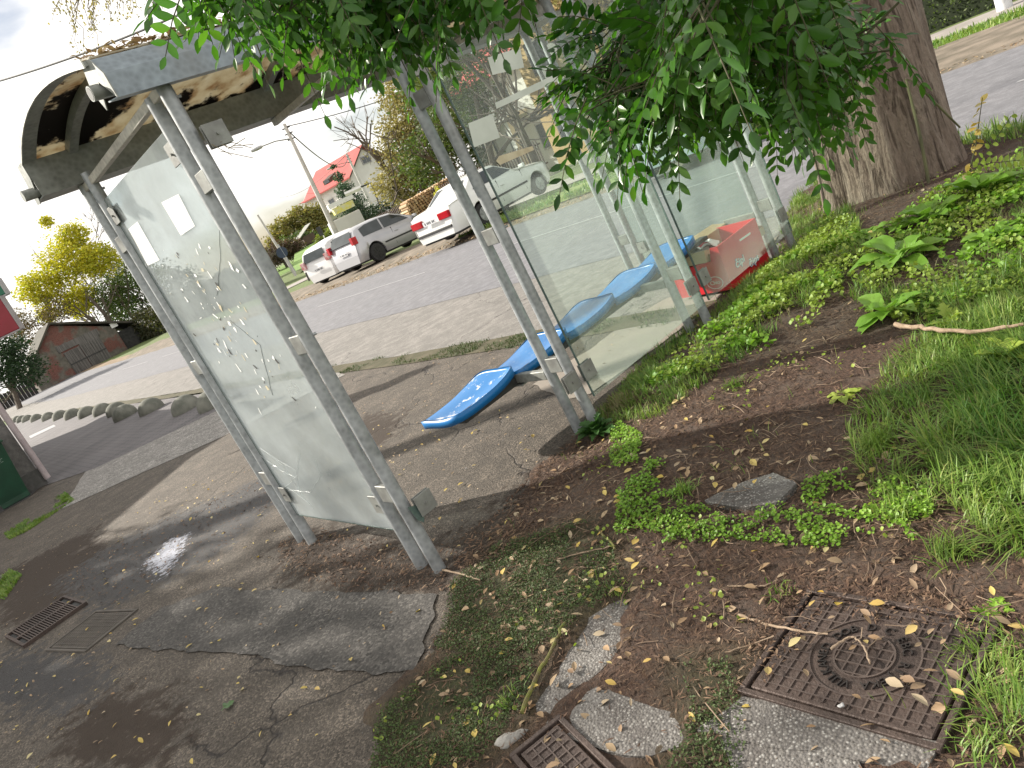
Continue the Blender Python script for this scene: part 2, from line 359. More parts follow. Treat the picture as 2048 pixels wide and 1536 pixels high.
def bedz(x, y):
    x = np.atleast_1d(np.asarray(x, float)); y = np.atleast_1d(np.asarray(y, float))
    d = sdf(x, y, BED) + vnoise(x, y, 3.0, 9) * .22
    t = np.clip(d / .9, 0, 1); t = t * t * (3 - 2 * t); yy = np.clip((y - 1.9) / 3.2, 0, 1)
    z = np.where(d > 0, .006, np.maximum(-.05, d * .25)) + t * (.012 + .16 * yy * yy * (3 - 2 * yy)) + vnoise(x, y, 5, 31) * .02 * np.clip(d * 6, 0, 1) + vnoise(x, y, 18, 41) * .012 * np.clip(d * 6, 0, 1)
    for i_, p in enumerate([COVER, COVER2] + SLABS[:4]):
        k = sdf(x, y, p) - (0 if i_ < 2 else .035) + vnoise(x, y, 9, 60 + i_) * (.03 if i_ < 2 else .13); z = np.where(k > -.03, np.minimum(z, .004 + np.clip(-k, 0, .03) * .4), z)
    k = sdf(x, y, SLABS[4]); z = np.where(k > 0, np.minimum(z, .02), z)
    return z
def bz(x, y): return float(bedz(x, y)[0])
ns = N('bed_soil'); a = ns.noise(7, 7, .7); b = ns.noise(60, 6, .7); fib = ns.noise(40, 5, .7, vec=ns.scl(ns.tc, (1, .25, 1), (0, 0, .6)))
c = ns.mix(ns.ramp(b, [(.3, 0.0), (.7, 1.0)]), (.022, .013, .009), (.12, .066, .042)); c = ns.mix(ns.ramp(fib, [(.58, 0.0), (.68, .8)]), c, (.16, .10, .06))
c = ns.mix(ns.ramp(a, [(.45, 0.0), (.65, .55)]), c, (.13, .10, .08)); c = ns.mix(ns.math('MULTIPLY', ns.attr('moss'), .8), c, ns.ramp(b, [(.35, (.02, .028, .008)), (.65, (.06, .075, .02))]))
ns.p(Base_Color=c, Roughness=.95); ns.bump(ns.math('ADD', b, fib), 1.0, .02)
X, Y, Fq = grid(-1.6, 8.5, -.6, 8.4, .045)
d = sdf(X, Y, BED); keep = d > -.35; kf = keep[Fq].all(1); used = np.unique(Fq[kf]); idx = -np.ones(len(X), int); idx[used] = np.arange(len(used))
MOSS = [PG((905, 1170), (1000, 1090), (1180, 1060), (1235, 1110), (1250, 1180), (1120, 1290), (1000, 1330), (870, 1300)), PG((760, 1430), (900, 1320), (1080, 1300), (1060, 1420), (960, 1536), (740, 1560)), PG((1370, 1340), (1470, 1330), (1500, 1480), (1480, 1560), (1330, 1560), (1390, 1440))]
mo = np.full(len(X), -9.)
for p in MOSS: mo = np.maximum(mo, sdf(X, Y, p))
struct(npmesh('planting_bed', np.stack([X, Y, bedz(X, Y)], 1)[used], idx[Fq[kf]], ns.m, smooth=True, attrs={'moss': np.clip(.5 + mo / .25, 0, 1)[used]}))
mter = N('exposed_aggregate'); vd = mter.vor(120); vc = mter.vor(120, 'Color'); sc_ = mter.n('ShaderNodeSeparateColor'); mter.l(vc, sc_.inputs[0])
peb = mter.ramp(sc_.outputs[0], [(0, (.08, .072, .065)), (.6, (.15, .138, .125)), (1, (.32, .31, .29))])
mter.p(Base_Color=mter.mix(mter.ramp(vd, [(.38, 0.0), (.55, 1.0)]), peb, mter.ramp(mter.noise(6, 5), [(.3, (.07, .06, .055)), (.7, (.17, .16, .15))])), Roughness=.75); mter.bump(mter.math('MULTIPLY', vd, -1), .6, .006)
for i, p in enumerate(SLABS): polysheet('concrete_paving_slab', p, .012 + .0025 * i if i < 4 else .055, mter.m, .02, th=.03 if i < 4 else .06)

# ------------------------------------------------------------------ covers and drain
def inframe(poly):                                  # square frame from a ground quad (a->b is x, a->d is y)
    a, b, c_, d_ = [np.array(p) for p in poly]; o = (a + b + c_ + d_) / 4; ex = (b - a + c_ - d_) / 2; lx = np.linalg.norm(ex); ex = ex / lx
    ey = np.array([-ex[1], ex[0]]); ly = abs(((d_ - a + c_ - b) / 2) @ ey); ey = ey * np.sign((d_ - a) @ ey); return o, ex, ey, lx, ly
mfe = simple('rusted_cast_iron', (.090, .064, .054), (.052, .038, .033), 7, .6, .35, .5, 90, spec=.5)
mfe2 = simple('cast_iron_ribs', (.125, .095, .082), (.075, .056, .05), 9, .55, .35, .3, 90)
def letters(txt, size, ex=.003, rot=0):
    cu = bpy.data.curves.new('t', 'FONT'); cu.body = txt; cu.size = size; cu.extrude = ex; cu.align_x = 'CENTER'; cu.align_y = 'CENTER'; cu.resolution_u = 3
    o = bpy.data.objects.new('t', cu); me = o.to_mesh(); v = [tuple(q.co) for q in me.vertices]; f = [tuple(p.vertices) for p in me.polygons]
    o.to_mesh_clear(); bpy.data.objects.remove(o); bpy.data.curves.remove(cu); return v, f
def cover(poly, z, label, ring=True, mfe=mfe, mfe2=mfe2):
    o, ex, ey, lx, ly = inframe(poly); flip = ex[0] * ey[1] - ex[1] * ey[0] < 0
    xf = lambda p: (o[0] + ex[0] * p[0] + ey[0] * p[1], o[1] + ex[1] * p[0] + ey[1] * p[1], z + p[2])
    r = empty('manhole_cover', (o[0], o[1], z), label, 'manhole cover')
    hx, hy = lx / 2, ly / 2
    m = MB(xf); m.box((-hx + .028, -hy + .028, -.03), (hx - .028, hy - .028, .004), bev=.003); m.build('lid', mfe, r)
    m = MB(xf)
    for a, b in (((-hx, -hy, -.03), (hx, -hy + .018, .0075)), ((-hx, hy - .018, -.03), (hx, hy, .0075)), ((-hx, -hy + .018, -.03), (-hx + .018, hy - .018, .0075)), ((hx - .018, -hy + .018, -.03), (hx, hy - .018, .0075))): m.box(a, b, bev=.002)
    m.build('frame', mfe, r)
    m = MB(xf); st = .034; R = min(hx, hy) * .58
    n1 = int(hx / st); n2 = int(hy / st)
    def clip(fixed, lo, hi, horiz):
        segs = [(lo, hi)]
        if ring:
            for rr0, rr1 in ((R - .055, R + .012),):
                new = []
                for (a, b) in segs:
                    if abs(fixed) < rr1:
                        q1 = math.sqrt(rr1 ** 2 - fixed ** 2); q0 = math.sqrt(rr0 ** 2 - fixed ** 2) if abs(fixed) < rr0 else 0
                        new += [(a, -q1), (q1, b)] + ([(-q0, q0)] if q0 else [])
                    else: new.append((a, b))
                segs = new
        for a, b in segs:
            if b - a > .004:
                if horiz: m.box((a, fixed - .0022, .003), (b, fixed + .0022, .0078))
                else: m.box((fixed - .0022, a, .003), (fixed + .0022, b, .0074))
    for i in range(-n1 + 1, n1): clip(i * st, -hy + .04, hy - .04, False)
    for i in range(-n2 + 1, n2): clip(i * st, -hx + .04, hx - .04, True)
    m.build('diamond_ribs', mfe2, r)
    if ring:
        for rr in (R - .055, R + .01):
            m = MB(xf)
            for k in range(64):
                a0, a1 = 2 * math.pi * k / 64, 2 * math.pi * (k + 1) / 64
                q = [(rr * math.cos(a), rr * math.sin(a)) for a in (a0, a1)] + [((rr + .005) * math.cos(a), (rr + .005) * math.sin(a)) for a in (a1, a0)]
                m.prism([(x, y, .004) for x, y in q], (0, 0, .004))
            m.build('ring', mfe2, r)
        m = MB(xf); txt = 'VULKANED DOB D C EBC RIJEKA'; sg = -1 if flip else 1
        for i, ch in enumerate(txt):
            if ch == ' ': continue
            v, f = letters(ch, .036); an = rad(-92) * sg - sg * 2 * math.pi * i / 28
            c0, s0 = R - .024, an
            nx, ny = math.cos(an), math.sin(an)
            vv = []
            for (x, y, zz) in v:
                x *= sg; tx, ty = -ny * -sg, nx * -sg
                vv.append((nx * (c0 - 0) + tx * x * sg + nx * y, ny * c0 + ty * x * sg + ny * y, .0065 + zz))
            m.add(vv, f)
        m.build('lettering', simple('worn_raised_letters', (.035, .028, .026), (.02, .017, .016), 9, .6, .3), r)
    return r
cover(COVER, .020, 'big rusty iron manhole cover with ring of letters and grid ribs')
cover(COVER2, .020, 'brown iron cover at bottom edge of the photo beside broken concrete', False)
cover(PG((75, 1298), (150, 1309), (300, 1215), (215, 1225)), .004, 'worn flat ribbed cover beside the drain grate', False, *[simple('dusty_iron', (.115, .10, .085), (.08, .07, .06), 8, .8, 0, .3)] * 2)
o, ex, ey, lx, ly = inframe(PG((18, 1275), (55, 1292), (168, 1212), (130, 1198)))
xf = lambda p: (o[0] + ex[0] * p[0] + ey[0] * p[1], o[1] + ex[1] * p[0] + ey[1] * p[1], .012 + p[2])
r = empty('drain_grate', (o[0], o[1], .0), 'black slotted storm drain grate in the wet asphalt', 'drain grate')
MB(xf).box((-lx / 2, -ly / 2, -.05), (lx / 2, ly / 2, -.003)).build('pit', simple('pit_black', (.004, .004, .004), (.003, .003, .003)), r)
m = MB(xf); nn = 20
for i in range(nn):
    y0 = -ly / 2 + .03 + (ly - .06) * i / nn
    for a, b in ((-lx / 2, -.015), (.015, lx / 2)): m.box((a, y0, -.002), (b, y0 + (ly - .06) / nn * .45, .012))
m.build('bars', mfe, r)
m = MB(xf)
for a, b in (((-lx / 2 - .02, -ly / 2 - .0, -.02), (-lx / 2, ly / 2, .014)), ((lx / 2, -ly / 2, -.02), (lx / 2 + .02, ly / 2, .014)), ((-.015, -ly / 2, -.0), (.015, ly / 2, .0135)), ((-lx / 2 - .02, -ly / 2 - .02, -.02), (lx / 2 + .02, -ly / 2, .013)), ((-lx / 2 - .02, ly / 2, -.02), (lx / 2 + .02, ly / 2 + .02, .013))): m.box(a, b)
m.build('frame', mfe, r)

# ------------------------------------------------------------------ bus shelter
PS, DP, BY = .16, 1.419, 1.28
sh = empty('bus_shelter', S((0, 0, 0)), 'galvanised steel bus shelter with curved stained roof, cloudy glass and blue bench', 'bus shelter')
def sb(name, f, mat=MG, parent=None, smooth=False):
    m = MB(S); f(m); return m.build(name, mat, parent or sh, smooth)
PR = .0315
posts = {}
for nm, u, w, zt in [('P', 0, 0, 2.47), ('P', 0, PS, 2.43), ('P', 0, DP, 2.47), ('P', 0, DP + PS, 2.47)] + [('P', i * BY, w, 2.45) for i in (1, 2, 3) for w in (0, PS)] + [('P', 3 * BY, DP, 2.47), ('P', 3 * BY, DP + PS, 2.47)]:
    def f(m, u=u, w=w, zt=zt):
        m.tube([(u, w, -.05), (u, w, .6), (u, w, 1.2), (u, w, 1.8), (u, w, zt)], PR, 20)
        for zz in (1.26, 2.36): m.tube([(u - .01 + PR, w - .02, zz), (u + PR + .006, w - .024, zz)], .007, 8)
    posts[(round(u, 2), w)] = sb('post', f, MG, smooth=True)
for i in range(4):
    for (w0, zs) in ((0, (2.03, 1.24, .44)), (DP, (2.06, 1.26, .48))):
        if w0 and i not in (0, 3): continue
        for z in zs: sb('spacer_plate', lambda m: m.box((i * BY - .022, w0 + .028, z - .045), (i * BY + .022, w0 + PS - .028, z + .045), bev=.003), MCL)
# glass clamps with bolts
def clamp(u, w, z, du=0, dw=0, s=.05, t=.006):
    def f(m):
        if du: m.box((u - s, w - .048, z - s), (u + s, w - .048 + t, z + s), bev=.002); m.box((u - s, w - .070, z - s), (u + s, w - .070 + t, z + s), bev=.002); m.tube([(u, w - .08, z), (u, w - .03, z)], .006, 8)
        else: m.box((u - .02, w - s, z - s), (u - .02 + t, w + s, z + s), bev=.002); m.box((u + .014, w - s, z - s), (u + .014 + t, w + s, z + s), bev=.002); m.tube([(u - .03, w, z), (u + .03, w, z)], .006, 8)
    sb('glass_clamp', f, MCL)
for z in (2.17, .34): clamp(.075, 0, z, 1)
for i in (1, 2, 3):
    for z in (2.17, .35):
        clamp(i * BY + .075, 0, z, 1) if i < 3 else None; clamp(i * BY - .075, 0, z, 1)
for z in (2.2, .37): clamp(0, DP - .07, z); clamp(3 * BY, DP - .07, z); clamp(0, PS + .06, z)
# beams, end plates, pipes
U0, U1 = -.22, 3 * BY + .3
def chan(w, z0, z1, s):
    # C channel: web at w, flanges towards -s
    def f(m):
        t = .006
        poly = [(w, z0), (w, z1 - .03), (w + s * -.05, z1), (w + s * -.05, z1 - t), (w - s * t, z1 - .034), (w - s * t, z0 + t), (w - s * .07, z0 + t), (w - s * .07, z0)]
        m.prism([(U0, a, b) for a, b in poly], (U1 - U0, 0, 0))
    return f
def f(m):      # rear beam: outer face folded, slanting inwards at its top
    t = .005; poly = [(-.085, 2.405), (-.085, 2.50), (-.03, 2.575), (.05, 2.60), (.05, 2.594), (-.026, 2.569), (-.08, 2.497), (-.08, 2.411), (.03, 2.43), (.03, 2.424)]
    m.prism([(U0, a, b) for a, b in poly], (U1 - U0, 0, 0))
sb('rear_beam', f, galv('blue_zinc', (.25, .29, .32)))
def f(m):
    poly = [(1.50, 2.44), (1.50, 2.63), (1.506, 2.63), (1.506, 2.446), (1.66, 2.446), (1.66, 2.44)]
    m.prism([(U0 - .02, a, b) for a, b in poly], (U1 - U0, 0, 0))
    m.prism([(U0 - .02, 1.655, 2.446), (U0 - .02, 1.66, 2.446), (U0 - .02, 1.60, 2.64), (U0 - .02, 1.595, 2.64)], (U1 - U0, 0, 0))
sb('front_beam', f, MG2)
sb('rear_rail_pipe', lambda m: m.tube([(U0 - .045, .035, 2.475), (U1, .035, 2.475)], .03, 18), MG2, smooth=True)
sb('pipe_bore', lambda m: m.tube([(U0 - .0462, .035, 2.475), (U0 - .044, .035, 2.475)], .025, 16), simple('bore_black', (.01, .01, .01), (.02, .015, .01)))
sb('front_rail_pipe', lambda m: m.tube([(U0 - .09, 1.575, 2.485), (U1, 1.575, 2.485)], .03, 18), MG2, smooth=True)
sb('end_plate', lambda m: m.prism([(U0 - .006, -.09, 2.405), (U0 - .006, -.09, 2.50), (U0 - .006, -.03, 2.58), (U0 - .006, .06, 2.60), (U0 - .006, .115, 2.50), (U0 - .006, .075, 2.41), (U0 - .006, .0, 2.50)], (.005, 0, 0)), MG2)
sb('end_plate', lambda m: m.prism([(U0 - .026, 1.495, 2.635), (U0 - .026, 1.50, 2.55), (U0 - .026, 1.60, 2.425), (U0 - .026, 1.665, 2.435), (U0 - .026, 1.60, 2.64)], (.005, 0, 0)), MG2)
for i in range(4):
    sb('cross_bar', lambda m: m.box((i * BY - .016, .0, 2.395), (i * BY + .016, DP + PS, 2.438), bev=.003), galv('pale_steel', (.50, .48, .42), .3))
def rz(w): t = (w - .0) / 1.55; return 2.585 + .045 * t + .125 * 4 * t * (1 - t) * (1 + .25 * (t - .5))
def roofsec(u0, u1, dz0, dz1, w0=-.0, w1=1.55, n=28):
    def f(m):
        ws = [w0 + (w1 - w0) * k / n for k in range(n + 1)]; vs = []
        for u in (u0, u1):
            for w in ws: vs += [(u, w, rz(w) + dz0), (u, w, rz(w) + dz1)]
        o = 2 * (n + 1); fs = []
        for k in range(n):
            a = 2 * k; fs += [(a, a + 2, o + a + 2, o + a), (a + 1, o + a + 1, o + a + 3, a + 3), (a, a + 1, a + 3, a + 2), (o + a, o + a + 2, o + a + 3, o + a + 1)]
        fs += [(0, o, o + 1, 1), (2 * n, 2 * n + 1, o + 2 * n + 1, o + 2 * n)]; m.add(vs, fs)
    return f
nr = N('roof_sheet'); a = nr.noise(2.4, 8, .62, vec=nr.scl(nr.tc, (.8, .8, .8), (0, 0, -.6))); bnoise = nr.noise(26, 6, .7)
c = nr.mix(nr.ramp(nr.math('ADD', a, nr.math('MULTIPLY', bnoise, .14)), [(.59, 1.0), (.63, 0.0)]), (.014, .009, .006), nr.ramp(nr.noise(9, 6), [(.32, (.34, .24, .14)), (.5, (.52, .47, .36)), (.75, (.60, .57, .48))]))
nr.p(Base_Color=c, Roughness=.6); t = nr.n('ShaderNodeBsdfTranslucent'); nr.l(c, t.inputs[0]); ms = nr.n('ShaderNodeMixShader'); ms.inputs[0].default_value = .55
nr.l(nr.b.outputs[0], ms.inputs[1]); nr.l(t.outputs[0], ms.inputs[2]); nr.l(ms.outputs[0], nr.out.inputs[0])
roof = sb('roof_sheet', roofsec(U0 + .01, U1, 0.004, .010), nr.m, smooth=True)
for u in (U0 - .02, 0, BY, 2 * BY, 3 * BY, U1 - .05): sb('roof_rib', roofsec(u, u + (.075 if u < -.1 else .05), -.045 if u > -.1 else -.02, .0), MG2, smooth=True)
sb('roof_edge_trim', roofsec(U0 - .026, U0 - .02, -.025, .012), galv('bright_trim', (.55, .56, .52), .3), smooth=True)

# glass
def glass(name, dust, tint, lo, hi, sc=2.2, bright=(.62, .70, .70)):
    n = N(name); a = n.noise(sc, 7, .6); b = n.noise(14, 6, .65); g = n.n('ShaderNodeBsdfGlossy'); g.inputs['Roughness'].default_value = .06
    tr = n.n('ShaderNodeBsdfTransparent'); tr.inputs[0].default_value = (*tint, 1); n.t.nodes.remove(n.b)
    df = n.n('ShaderNodeBsdfDiffuse'); tl = n.n('ShaderNodeBsdfTranslucent'); dm = n.n('ShaderNodeMixShader'); dm.inputs[0].default_value = .55
    for q in (df, tl): n.set(q.inputs[0], n.mix(n.ramp(b, [(.4, 0.0), (.7, .5)]), bright, tuple(x * .8 for x in bright)))
    n.l(df.outputs[0], dm.inputs[1]); n.l(tl.outputs[0], dm.inputs[2])
    fr = n.n('ShaderNodeFresnel'); fr.inputs[0].default_value = 1.45; m0 = n.n('ShaderNodeMixShader'); n.l(n.math('MULTIPLY', fr.outputs[0], n.math('SUBTRACT', 1.0, n.n('ShaderNodeNewGeometry').outputs['Backfacing'])), m0.inputs[0]); n.l(tr.outputs[0], m0.inputs[1]); n.l(g.outputs[0], m0.inputs[2])
    gz = n.n('ShaderNodeSeparateXYZ'); n.l(n.tc, gz.inputs[0])
    f = n.ramp(n.math('ADD', n.math('MULTIPLY', a, .75), n.math('MULTIPLY', b, .25)), [(.3, lo), (.7, hi)])
    f = n.math('ADD', f, n.math('MULTIPLY', n.ramp(gz.outputs[2], [(.05, 1.0), (.42, 0.0)]), dust), clamp=True)
    m1 = n.n('ShaderNodeMixShader'); n.l(f, m1.inputs[0]); n.l(m0.outputs[0], m1.inputs[1]); n.l(dm.outputs[0], m1.inputs[2]); n.l(m1.outputs[0], n.out.inputs[0]); return n.m
GE = glass('dirty_end_glass', .20, (.90, .95, .95), .24, .60, 2.6, (.72, .76, .77))
GR = glass('hazy_rear_glass', .10, (.90, .96, .93), .03, .13, 1.4, (.60, .66, .62))
MEDGE = simple('glass_edge', (.13, .18, .165), (.08, .12, .11), 30, .25)
eg = sb('glass_panel', lambda m: m.box((-.004, PS + .05, .215), (.004, DP - .035, 2.30)), GE)
rg = [sb('glass_panel', lambda m: m.box((u0, -.060, .20), (u1, -.052, 2.20)), GR) for u0, u1 in ((BY + .04, 2 * BY - .035), (2 * BY + .035, 3 * BY - .03))]
eg2 = sb('glass_panel', lambda m: m.box((3 * BY - .004, PS + .05, .22), (3 * BY + .004, DP - .04, 2.2)), GR)
for u in (BY + .035, 2 * BY - .031, 2 * BY + .031, 3 * BY - .027):
    sb('glass_edge', lambda m: m.box((u - .002, -.063, .20), (u + .002, -.049, 2.20)), MEDGE, rg[0] if u < 2 * BY else rg[1])
sb('glass_edge', lambda m: m.box((-.0055, DP - .035, .215), (.0055, DP - .030, 2.30)), MEDGE, eg)
sb('glass_edge', lambda m: m.box((-.0055, PS + .05, .210), (.0055, DP - .035, .215)), MEDGE, eg)
# residue of torn stickers, tape and cracks on the end glass
def locS(x, y, axis, val):
    M = np.array([[CU[0], CW[0], SLX], [CU[1], CW[1], SLY], [0, 0, 1]]); Mi = np.linalg.inv(M)
    o = Mi @ np.array([-SX, -SY, H0]); dd = Mi @ ray(x, y); return o + dd * ((val - o[axis]) / dd[axis])
MPAP = simple('white_paper', (.85, .85, .83), (.78, .78, .76), 3, .8); MDK = simple('dark_residue', (.05, .045, .04), (.02, .02, .02), 20, .8); MTAPE = simple('yellowed_tape', (.62, .56, .40), (.45, .38, .25), 12, .7)
MTP = simple('pale_tape', (.60, .64, .58), (.52, .56, .50), 8, .7)
def onpane(pts, name, mat, parent, axis=0, val=-.0065, jag=0):
    L_ = [locS(x, y, axis, val) for x, y in pts]
    if jag:
        o_ = []
        for i in range(len(L_)):
            a, b = L_[i], L_[(i + 1) % len(L_)]; nn = max(2, int(np.linalg.norm(b - a) / .012))
            for j in range(nn): q = a + (b - a) * j / nn; q = q + rng.normal(0, jag, 3); q[axis] = val; o_.append(q)
        L_ = o_
    d = [0, 0, 0]; d[axis] = -.0008
    m = MB(S); m.prism([tuple(q) for q in L_], d); return m.build(name, mat, parent)
for i in range(125):
    x = rng.normal(.80, .30); z = rng.normal(1.45, .26)
    if not (PS + .08 < x < DP - .06 and .9 < z < 2.1): continue
    k = rng.random(); w, h = abs(rng.normal(.006, .007)) + .0015, abs(rng.normal(.011, .013)) + .002; an = rng.normal(0, .5); tgt = MB(S); nme, ma = ('dark_sticker_scrap', MDK) if k < .2 else (('torn_paper_scrap', MPAP) if k < .7 else ('yellowed_tape_scrap', MTAPE))
    pts = [(rng.uniform(.5, 1) * w * c1, rng.uniform(.5, 1) * h * c2) for c1, c2 in ((-1, -1), (1, -.6), (.7, 1), (-.8, .7))]
    tgt.prism([(-.0068 - .0001 * (i % 9), x + a * math.cos(an) - b * math.sin(an), z + a * math.sin(an) + b * math.cos(an)) for a, b in pts], (-.0007, 0, 0)); tgt.build(nme, ma, eg)
def crack(pts, r=.0012):
    m = MB(S); P_ = [locS(x, y, 0, -.006) for x, y in pts]; o_ = [P_[0]]
    for a, b in zip(P_, P_[1:]):
        for j in range(1, 7): q = a + (b - a) * j / 6 + np.array([0, rng.normal(0, .003), rng.normal(0, .003)]); o_.append(q)
    m.tube(o_, r, 4); return m
cm = simple('crack_white', (.75, .8, .8), (.5, .55, .55), 20, .3)
crack([(437, 440), (441, 520), (433, 590)], .0012).build('crack', simple('crack_dark', (.1, .12, .12)), eg)
crack([(460, 640), (520, 690), (545, 790)], .0012).build('crack', bpy.data.materials['crack_dark'], eg)
for q in ([(520, 895), (565, 930), (610, 1000), (625, 1015)], [(520, 897), (590, 940), (600, 990)], [(575, 975), (610, 1000), (625, 1015)], [(520, 910), (560, 940), (590, 955)], [(598, 900), (595, 950), (570, 975)], [(630, 920), (640, 950), (620, 985), (570, 980)]): crack(q, .0006).build('crack', cm, eg)
# tape strips on the rear glass
for pts, ma in ((((990, 206), (993, 218), (1128, 156), (1124, 142)), MTP), (((936, 247), (984, 228), (1000, 275), (948, 295)), MTP), (((992, 322), (998, 312), (1065, 292), (1068, 300), (1000, 330)), MTAPE), (((975, 115), (1040, 95), (1048, 135), (985, 150)), MTP)):
    onpane(pts, 'tape_residue', ma, rg[0], 1, -.0622)
p = onpane([(323, 405), (357, 388), (390, 452), (362, 471)], 'paper_notice', MPAP, None, 0, -.0082); tag(p, 'blank white notice sheet taped high on the cloudy end glass', 'notice')
p = onpane([(257, 458), (275, 443), (319, 520), (296, 531)], 'paper_notice', MPAP, None, 0, -.0082); tag(p, 'narrow white strip notice on the end glass near the front post', 'notice')
m = MB(S)
for j in range(9):
    a = np.array([.02 + rng.random() * .1, -.075, 2.08 + rng.random() * .06]); m.tube([a, a + rng.normal(0, .04, 3) + [.05, 0, -.03]], .0015, 4)
m.build('twig_scraps', simple('straw', (.3, .24, .14)), sh)
onpane([(815, 1015), (850, 1005), (848, 1045), (835, 1040)], 'glass_shard', MEDGE, sh, 1, -.056)

# bench
nb_ = N('blue_plastic'); g = nb_.noise(5, 6); nb_.p(Base_Color=nb_.ramp(g, [(.3, (.003, .11, .33)), (.7, (.006, .17, .46))]), Roughness=.32); nb_.set(nb_.b.inputs['Base Color'], nb_.mix(nb_.ramp(nb_.noise(24, 7, .75), [(.52, 0.0), (.75, .35)]), nb_.ramp(g, [(.3, (.003, .11, .33)), (.7, (.006, .17, .46))]), (.35, .42, .48))); MBLUE = nb_.m
nb2 = N('blue_plastic_splashed'); sp = nb2.ramp(nb2.noise(11, 8, .75, vec=nb2.scl(nb2.tc, (1, 1, 1))), [(.57, 0.0), (.62, 1.0)]); at = nb2.attr('spl')
nb2.p(Base_Color=nb2.mix(nb2.math('MULTIPLY', sp, at), (.005, .15, .42), (.72, .73, .76)), Roughness=.4)
sb('seat_beam', lambda m: m.box((.80, .46, .345), (3.55, .54, .395), bev=.004), MDS)
for u in (BY, 2 * BY, 3 * BY):
    sb('bench_bracket', lambda m: (m.box((u - .02, PS + .03, .355), (u + .02, .47, .41), bev=.003), m.box((u - .03, .42, .335), (u + .03, .56, .344), bev=.002)), MG2)
for i in range(5):
    u0 = .73 + i * .525; n = 16; V = []; att = []
    for a in range(n + 1):
        for b in range(n + 1):
            x = a / n * 2 - 1; y = b / n * 2 - 1
            rr = 1.0; cx = x; cy = y
            if abs(x) > .0: pass
            # rounded square outline
            k = (abs(x) ** 5 + abs(y) ** 5) ** (1 / 5) if (x or y) else 1; mxy = max(abs(x), abs(y)); sc = mxy / k if k else 1
            cx, cy = x * sc, y * sc
            z = .405 + .050 * max(0, cx) ** 2 * .9 + .012 * cx - .02 * math.exp(-((cx + .35) ** 2 + (cy) ** 2) * 3) + .035 * max(0, -cy) ** 3 - .02 * max(0, cy) ** 3 + .025 * max(0, -cx) ** 4
            V.append((u0 + .275 + cx * .275, .635 + cy * .235, z)); att.append(1.0 if i == 0 and mxy < .9 else 0.0)
    nv = len(V); ed = [(0, k) for k in range(n)] + [(k, n) for k in range(n)] + [(n, n - k) for k in range(n)] + [(n - k, 0) for k in range(n)]
    ring = [a * (n + 1) + b for a, b in ed]
    Fq = [(a * (n + 1) + b, (a + 1) * (n + 1) + b, (a + 1) * (n + 1) + b + 1, a * (n + 1) + b + 1) for a in range(n) for b in range(n)]
    cxm, cym = u0 + .275, .635
    for lev, (dz, k) in enumerate(((.006, 1.015), (-.045, 1.01), (-.045, .97))):
        for r_ in ring: x, y, z = V[r_]; V.append((cxm + (x - cxm) * k, cym + (y - cym) * k, z - .006 + dz)); att.append(0)
    R4 = len(ring)
    for lev in range(3):
        pr = ring if lev == 0 else [nv + (lev - 1) * R4 + k for k in range(R4)]; nx = [nv + lev * R4 + k for k in range(R4)]
        for k in range(R4): Fq.append((pr[k], nx[k], nx[(k + 1) % R4], pr[(k + 1) % R4]))
    npmesh('seat', [S(v) for v in V], [f[::-1] for f in Fq], nb2.m if i == 0 else MBLUE, sh, True, {'spl': att})

# ------------------------------------------------------------------ red display box and the cartons in it
bA, bC, bB = [G(x, y, .03)[:2] for x, y in ((1362, 597), (1466, 578), (1541, 522))]
MRED = simple('red_printed_card', (.62, .018, .03), (.50, .012, .022), 3, .4); MCARD = simple('brown_cardboard', (.46, .36, .22), (.36, .27, .16), 5, .8)
e1 = (bA - bC) / np.linalg.norm(bA - bC); e2 = (bB - bC); e2 = e2 - e1 * (e2 @ e1) * .0; l1 = np.linalg.norm(bA - bC); l2 = np.linalg.norm(e2); e2 /= l2
rb = empty('display_box', (bC[0], bC[1], .03), 'red cardboard snack display box on the ground behind the rear glass', 'cardboard box')
def wallp(p, q, prof, t=.012, name='side_panel', mat=MRED):
    d = (q - p); ln = np.linalg.norm(d); d = d / ln; nrm = np.array([-d[1], d[0]])
    poly = [(p[0] + d[0] * s * ln, p[1] + d[1] * s * ln, .03 + z) for s, z in prof]; m = MB(); m.prism(poly, (nrm[0] * t, nrm[1] * t, 0)); return m.build(name, mat, rb)
bD = bA + (bB - bC)
wallp(bC, bB, [(0, 0), (1, 0), (1, .36), (0, .34)]); wallp(bA, bC, [(0, 0), (1, 0), (1, .34), (.86, .34), (.80, .24), (0, .22)])
wallp(bB, bD, [(0, 0), (1, 0), (1, .36), (0, .36)]); wallp(bD, bA, [(0, 0), (1, 0), (1, .22), (0, .36)])
m = MB(); m.add([(*q, .045) for q in (bA, bC, bB, bD)], [(0, 1, 2, 3)]); m.build('floor_panel', MCARD, rb)
